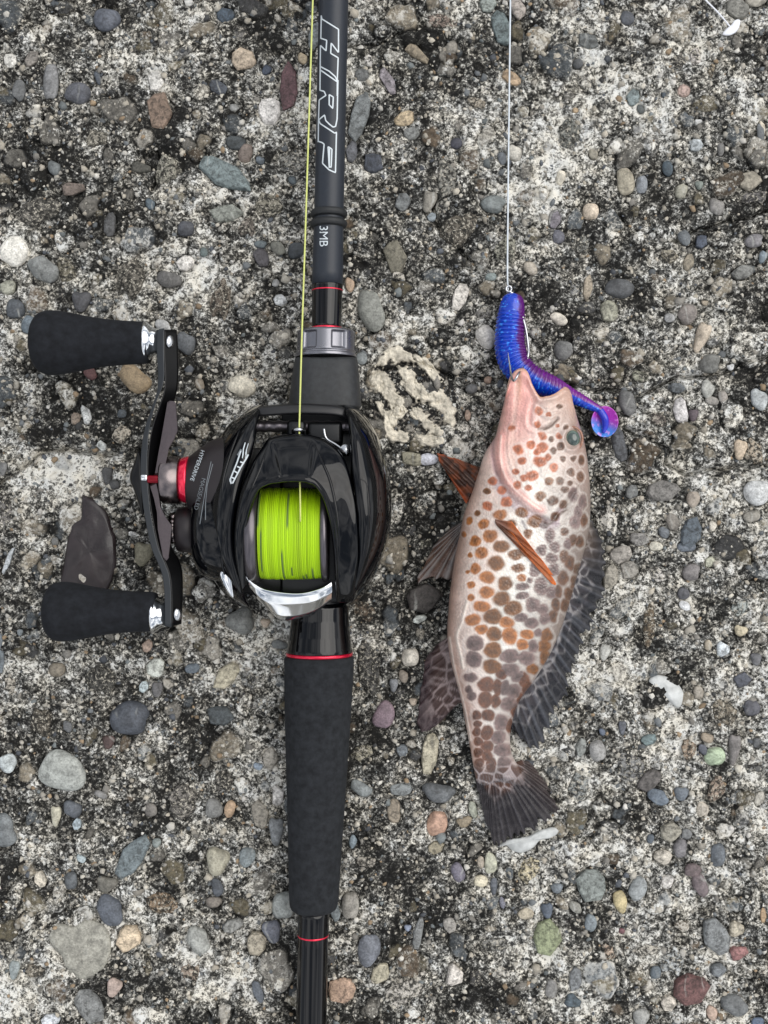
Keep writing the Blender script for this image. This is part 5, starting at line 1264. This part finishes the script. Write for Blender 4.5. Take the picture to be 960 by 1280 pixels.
def fin(name, basec, outer, zb, zo, rays, shade, mat, parent, rows=26, jag=0.0, seed=1, amp=0.16, surf=None):
    nc = rays * 8 + 1
    Bc, Oc = resample(basec, nc), resample(outer, nc)
    rg = np.random.default_rng(seed)
    t = np.linspace(0, 1, nc); v = np.linspace(0, 1, rows)
    tw = t + 0.35 / rays * vnoise(t * 100, t * 0 + seed, 100 / rays * 0.9, seed + 40)
    rayp = np.cos(2 * math.pi * rays * tw)               # 1 on a ray, -1 between
    rb = 0.78 + 0.22 * vnoise(t * 100, t * 0 + 3.3, 100 / rays, seed + 41)
    ln_ = 1 - jag * (0.5 - 0.5 * rayp) * rg.uniform(0.6, 1.3, nc).mean() + np.repeat(rg.normal(0, 0.045, rays + 1), 8)[:nc]
    P = Bc[None] + (Oc - Bc)[None] * v[:, None, None] * ln_[None, :, None]
    zbv = np.interp(t, np.linspace(0, 1, len(np.atleast_1d(zb))), np.atleast_1d(zb)); zov = np.interp(t, np.linspace(0, 1, len(np.atleast_1d(zo))), np.atleast_1d(zo))
    z = zbv[None] * (1 - v[:, None]) + zov[None] * v[:, None] + amp * rayp[None] * np.sin(math.pi * np.clip(v, 0.05, 0.95))[:, None] + 0.5 * np.sin(v * 5 + 3 * t[None].T).T.mean() * 0
    z = z + 0.5 * vnoise(P[..., 0] * 0.27, P[..., 1] * 0.27, 5, seed + 90)
    if surf is not None:
        for i_ in range(rows):
            for j_ in range(nc):
                h_ = drop(surf, P[i_, j_, 0], P[i_, j_, 1], 0)
                if h_ is not None: z[i_, j_] = max(z[i_, j_], h_[0][2] + 0.45 + 0.3 * rayp[j_])
    Pt = W(P[..., 0], P[..., 1], z); Pb = Pt.copy(); Pb[..., 2] -= 0.35
    col = shade(P[..., 0], P[..., 1], t[None] * np.ones((rows, 1)), v[:, None] * np.ones((1, nc)), (np.clip(0.5 + 0.5 * rayp, 0, 1) * rb)[None] * np.ones((rows, 1)))
    V = np.concatenate([Pt.reshape(-1, 3), Pb.reshape(-1, 3)]); N = rows * nc
    f = grid_faces(rows, nc, False)
    fl = f.tolist() + (f[:, ::-1] + N).tolist()
    loop = [i for i in range(nc)] + [r * nc + nc - 1 for r in range(1, rows)] + [(rows - 1) * nc + c for c in range(nc - 2, -1, -1)] + [r * nc for r in range(rows - 2, 0, -1)]
    for a, b_ in zip(loop, loop[1:] + loop[:1]): fl.append([b_, a, a + N, b_ + N])
    return mk(name, V, fl, mat, parent, col=np.concatenate([col.reshape(-1, 3)] * 2))
def sh_dorsal(x, y, t, v, r):
    k = net(x, y, 3, 13)
    c = mixl(lin((150, 146, 146)) + 0 * x[..., None], lin((66, 62, 66)) + 0 * x[..., None], k)
    c = mixl(c, lin((30, 32, 38)) + 0 * x[..., None], sstep(0.2, 0.6, v + 0.25 * vnoise(x, y, 7, 85)) * 0.88)
    c = mixl(c, lin((128, 132, 142)) + 0 * x[..., None], (r ** 4) * 0.75 * sstep(0.05, 0.3, v) * (1 - 0.5 * v))
    return mixl(c, lin((150, 124, 100)) + 0 * x[..., None], 0.5 * sstep(0.25, 0.0, t) * (1 - v))
def sh_anal(x, y, t, v, r):
    k = net(x, y, 8, 11)
    c = mixl(lin((148, 132, 130)) + 0 * x[..., None], lin((74, 56, 52)) + 0 * x[..., None], k)
    c = mixl(c, lin((46, 34, 40)) + 0 * x[..., None], sstep(0.45, 0.9, v) * 0.8)
    return mixl(c, lin((150, 128, 128)) + 0 * x[..., None], (r ** 6) * 0.45)
def sh_pelvic(x, y, t, v, r):
    c = mixl(lin((122, 108, 100)) + 0 * x[..., None], lin((66, 62, 66)) + 0 * x[..., None], 0.5 + 0.5 * vnoise(x, y, 9, 77))
    c = mixl(c, lin((120, 76, 46)) + 0 * x[..., None], 0.45 * (1 - r) * sstep(0.2, 0.5, v))
    return mixl(c, lin((206, 200, 196)) + 0 * x[..., None], (r ** 2.6) * 0.75)
def sh_orange(x, y, t, v, r):
    c = mixl(lin((66, 42, 32)) + 0 * x[..., None], lin((124, 68, 42)) + 0 * x[..., None], sstep(-0.3, 0.6, vnoise(x, y, 7, 78) + 0.5 * vnoise(x, y, 3, 79)))
    c = mixl(c, lin((176, 152, 140)) + 0 * x[..., None], (r ** 4) * 0.5 * sstep(-0.2, 0.5, vnoise(x, y, 9, 80)))
    return mixl(c, lin((196, 92, 44)) + 0 * x[..., None], np.maximum(sstep(0.88, 1.0, v) * 0.6, sstep(0.22, 0.02, t)) * 0.85)
def sh_pect(x, y, t, v, r):
    c = mixl(lin((120, 80, 64)) + 0 * x[..., None], lin((176, 98, 52)) + 0 * x[..., None], sstep(0.2, 0.9, v))
    c = mixl(c, lin((84, 52, 40)) + 0 * x[..., None], 0.6 * sstep(0.0, 0.6, vnoise(x, y, 5, 86) + 0.4 * vnoise(x, y, 2, 87)) * (1 - 0.6 * v))
    c = mixl(c, lin((222, 184, 166)) + 0 * x[..., None], (r ** 3) * 0.6 * (1 - 0.8 * v))
    return mixl(c, lin((226, 112, 36)) + 0 * x[..., None], sstep(0.88, 1.0, v) * 0.9)
fin('dorsal_fin', [(732, 655), (727, 690), (717, 722), (700, 772), (680, 818), (662, 850), (644, 880), (637, 903)],
    [(742, 650), (752, 676), (758, 706), (754, 735), (746, 764), (733, 792), (724, 818), (713, 842), (708, 868), (699, 890), (690, 906), (680, 922), (669, 938), (655, 928), (641, 912)],
    [12, 12, 11, 10, 8, 6, 5], [3, 2.5, 2.2, 2, 2, 2, 3], 24, sh_dorsal, M['fin'], fish, jag=0.13, seed=2, rows=34, amp=0.15)
fin('tail_fin', [(592, 950), (600, 952), (612, 956), (628, 958), (642, 954), (652, 950)],
    [(596, 985), (605, 1020), (613, 1045), (621, 1061), (634, 1052), (650, 1046), (668, 1041), (686, 1030), (697, 1017), (693, 1000), (684, 980), (672, 964), (662, 952)],
    [2.6, 3, 3.4, 3, 2.6], [2.4, 2.2, 2.4, 2.2, 2.2], 26, sh_tail, M['fin'], fish, jag=0.07, seed=3, rows=40, amp=0.1)
fin('anal_fin', [(561, 796), (564, 815), (569, 835), (574, 858), (578, 878)],
    [(545, 806), (533, 824), (529, 842), (527, 862), (523, 886), (521, 906), (528, 916), (540, 910), (556, 897), (568, 882)],
    [8, 7, 6, 6], [2.2, 2, 2, 2.4], 12, sh_anal, M['fin'], fish, jag=0.03, seed=4)
fin('pelvic_fin', [(581, 650), (581, 653), (580, 658), (579, 664)],
    [(560, 663), (542, 683), (528, 707), (523, 727), (536, 727), (550, 724), (564, 724), (570, 706), (575, 684)],
    [9, 8], [3, 2.4, 2.4, 3], 10, sh_pelvic, M['finclear'], fish, jag=0.03, seed=5)
fin('pelvic_fin', [(583, 630), (590, 616), (597, 600), (603, 584)],
    [(563, 598), (552, 581), (545, 569), (552, 568), (562, 570), (576, 575), (592, 582)],
    [8, 8], [3.5, 2.6, 3.5], 9, sh_orange, M['fin'], fish, jag=0.02, seed=6)
# pectoral fin lies folded on the flank
pz = [drop(tf, x_, y_, 0)[0][2] for x_, y_ in ((622, 652), (655, 672), (694, 733))]
fin('pectoral_fin', [(619, 649), (619, 653), (621, 657), (626, 660)],
    [(640, 652), (658, 676), (680, 705), (695, 727), (697.5, 733), (692, 732), (674, 711), (653, 683), (640, 665)],
    [pz[0] + 0.8, pz[0] + 0.5], [pz[1] + 1.2, pz[1] + 1.6, pz[2] + 1.9, pz[2] + 2.0, pz[2] + 1.8, pz[1] + 1.2, pz[1] + 0.7], 7, sh_pect, M['fin'], fish, jag=0.0, seed=7, amp=0.3, surf=tf)

# ------------------------------------------------------------------ soft lure, hook, leader
lure = empty('soft_lure', W(640, 420, 0.5), 'ribbed blue and purple soft plastic worm lure with paddle tail in fish mouth', 'fishing lure')
LP = [(642, 366, 7), (641, 376, 6.5), (639, 395, 6), (637.5, 415, 6), (638, 436, 6.5), (644, 455, 8), (657, 468, 9.5), (674, 478, 10), (692, 485, 8), (708, 492, 5), (724, 499.5, 4), (740, 507.5, 3.6), (750, 513, 3.6), (755, 521, 3.6)]
LR = [2.6, 3.8, 4.6, 4.9, 5.1, 5.0, 4.6, 4.3, 3.6, 2.7, 2.2, 1.6, 1.25, 1.2]
NL, NW_ = 420, 72
q = resample([W(*p) for p in LP], NL)
tpar = np.linspace(0, 1, NL)
arcs = np.concatenate([[0], np.cumsum(np.linalg.norm(np.diff([W(*p) for p in LP], axis=0), axis=1))]); arcs /= arcs[-1]
rr = ctable(tpar, arcs, LR)
rib = 1 + 0.13 * (np.abs(np.sin(tpar * math.pi * 46)) ** 0.7 - 0.5) * sstep(0.07, 0.14, tpar) * (1 - sstep(0.84, 0.93, tpar))
t3 = np.gradient(q, axis=0); t3 /= np.linalg.norm(t3, axis=1)[:, None]
aa = np.cross(t3, (0, 0, 1.0)); aa /= np.linalg.norm(aa, axis=1)[:, None]; bb = np.cross(aa, t3)
ph = np.linspace(0, 2 * math.pi, NW_, endpoint=False)
capr = np.sqrt(np.clip(1 - (1 - np.clip(tpar / 0.035, 0, 1)) ** 2, 0.002, 1))
rad = (rr * rib * capr)[:, None, None]
RL = q[:, None] + rad * (-np.cos(ph)[None, :, None] * aa[:, None] + np.sin(ph)[None, :, None] * bb[:, None])
RL[..., 2] = np.maximum(RL[..., 2], 0.6)
side = np.cos(ph)[None] * np.ones((NL, 1)) + 0.12 * vnoise(RL[..., 0], RL[..., 1], 2, 81)     # +1 lies to the right when the lure points down
lx, ly = PX(RL)
pt_ = (0.38 - 0.36 * sstep(0.42, 0.6, tpar))[:, None]
purple = sstep(pt_ - 0.12, pt_ + 0.2, side)
LC = mixl(lin((0, 58, 186)) + 0 * lx[..., None], lin((84, 10, 108)) + 0 * lx[..., None], purple)
LC = mixl(LC, lin((128, 28, 146)) + 0 * lx[..., None], purple * sstep(0.45, 0.8, tpar)[:, None] * 0.6)
LC = LC * (1 + 0.5 * (vnoise(RL[..., 0], RL[..., 1], 0.7, 82) > 0.75))[..., None]
LC = mixl(LC, lin((60, 150, 250)) + 0 * lx[..., None], 0.8 * (vnoise(RL[..., 0], RL[..., 1], 0.6, 83) > 0.62) * (1 - purple))
rings('worm_body', RL, M['lure'], lure, col=np.clip(LC, 0, 1).reshape(-1, 3))
# paddle tail: shallow cup
TC, pr, pw_ = (756, 527), np.linspace(0, 1, 14), np.linspace(0, 2 * math.pi, 56, endpoint=False)
cup = []
for z_off, rs in ((0, pr), (-1.3, pr[::-1])):
    for s in rs:
        s = max(s, 0.01)
        x_ = TC[0] + 17 * s * np.cos(pw_); y_ = TC[1] + 19.5 * s * np.sin(pw_)
        cup.append(W(x_, y_, 2.2 + z_off + 1.7 * s * s + 0.5 * np.cos(pw_ * 2) * s))
cup = np.array(cup); cxp, cyp = PX(cup)
f_ = sstep(520, 538, cyp + 0.35 * (cxp - 756) * -1)
TCc = mixl(lin((178, 52, 178)) + 0 * cxp[..., None], lin((64, 132, 222)) + 0 * cxp[..., None], f_)
TCc = mixl(TCc, lin((222, 150, 226)) + 0 * cxp[..., None], 0.7 * (vnoise(cup[..., 0], cup[..., 1], 0.7, 84) > 0.55))
rings('paddle_tail', cup, M['lure'], lure, col=TCc.reshape(-1, 3))
tube('tail_rib', [W(750, 513, 3.8), W(756, 523, 3.9), W(756.5, 533, 3.4), W(754, 541, 3.6)], [1.3, 1.35, 1.1, 0.5], M['lure'], lure, n=14, m=30, col=np.tile(lin((34, 52, 190)), (420, 1)))

hookp = [W(636.5, 364, 7.5), W(646, 372, 7), W(652, 392, 8), W(657, 410, 8.6), (W(660, 430, 9)), W(660.5, 442, 10), W(656, 456, 12), W(648, 468, 19.5), W(642.5, 476, 19.6), W(639.5, 470, 17.5), W(637, 455, 14), W(635, 440, 12.2)]
hook = tube('fishing_hook', hookp, [0.42, 0.42, 0.42, 0.42, 0.42, 0.42, 0.42, 0.4, 0.35, 0.06], M['steel'], None, n=12, m=120,
            label='thin silver hook rigged through the blue worm and the fish\'s lip', cat='hook')
tube('hook_eye', [W(636 + 3.4 * math.cos(t), 361 + 3.4 * math.sin(t), 7.2) for t in np.linspace(0, 2 * math.pi, 17)], 0.38, M['steel'], hook, n=8, m=32)
tube('leader_line', [W(635, 362, 7.2), W(634.3, 340, 4), W(635, 250, 3.2), W(636.5, 120, 3.4), W(638, 0, 3.6), W(641, -260, 3.2), W(655, -1900, 3)], 0.3, M['leader'], None, n=8, m=240,
     label='thin clear leader line running straight from the blue worm lure', cat='fishing line')

# braided main line leaving the reel beside the rod
tube('braided_line', [W(375.5, 652, 47.4), W(375.3, 630, 48.0), W(375, 612, 47.6), W(374.5, 575, 44), W(374, 540, 42), W(377, 430, 40), W(382, 280, 37.5), W(391, 0, 33), W(400, -300, 31), W(448, -1900, 30)], 0.28, M['runline'], None, n=8, m=240, smooth=False,
     label='yellow green braided line stretched from the reel spool alongside the rod', cat='fishing line')

# ------------------------------------------------------------------ scrap of white plastic on a thread
scrap = empty('plastic_scrap', W(913, 36, 0.5), 'small white crescent plastic scrap with a thin pale thread', 'litter')
SCR = simple('white_plastic_scrap', (226, 228, 234), 0.4)
pillow('scrap', [(903, 43), (908, 36), (914, 31), (919, 25), (925, 25), (924, 34), (919, 41), (911, 44.5)], 1.9, 0.8, SCR, scrap, n=36, base=-0.8)
tube('thread', [W(913, 34, 2.3), W(905, 24, 2.0), W(895, 13, 1.8), W(884, 2, 1.9), W(875, -8, 1.8)], 0.28, SCR, scrap, n=8, m=30)
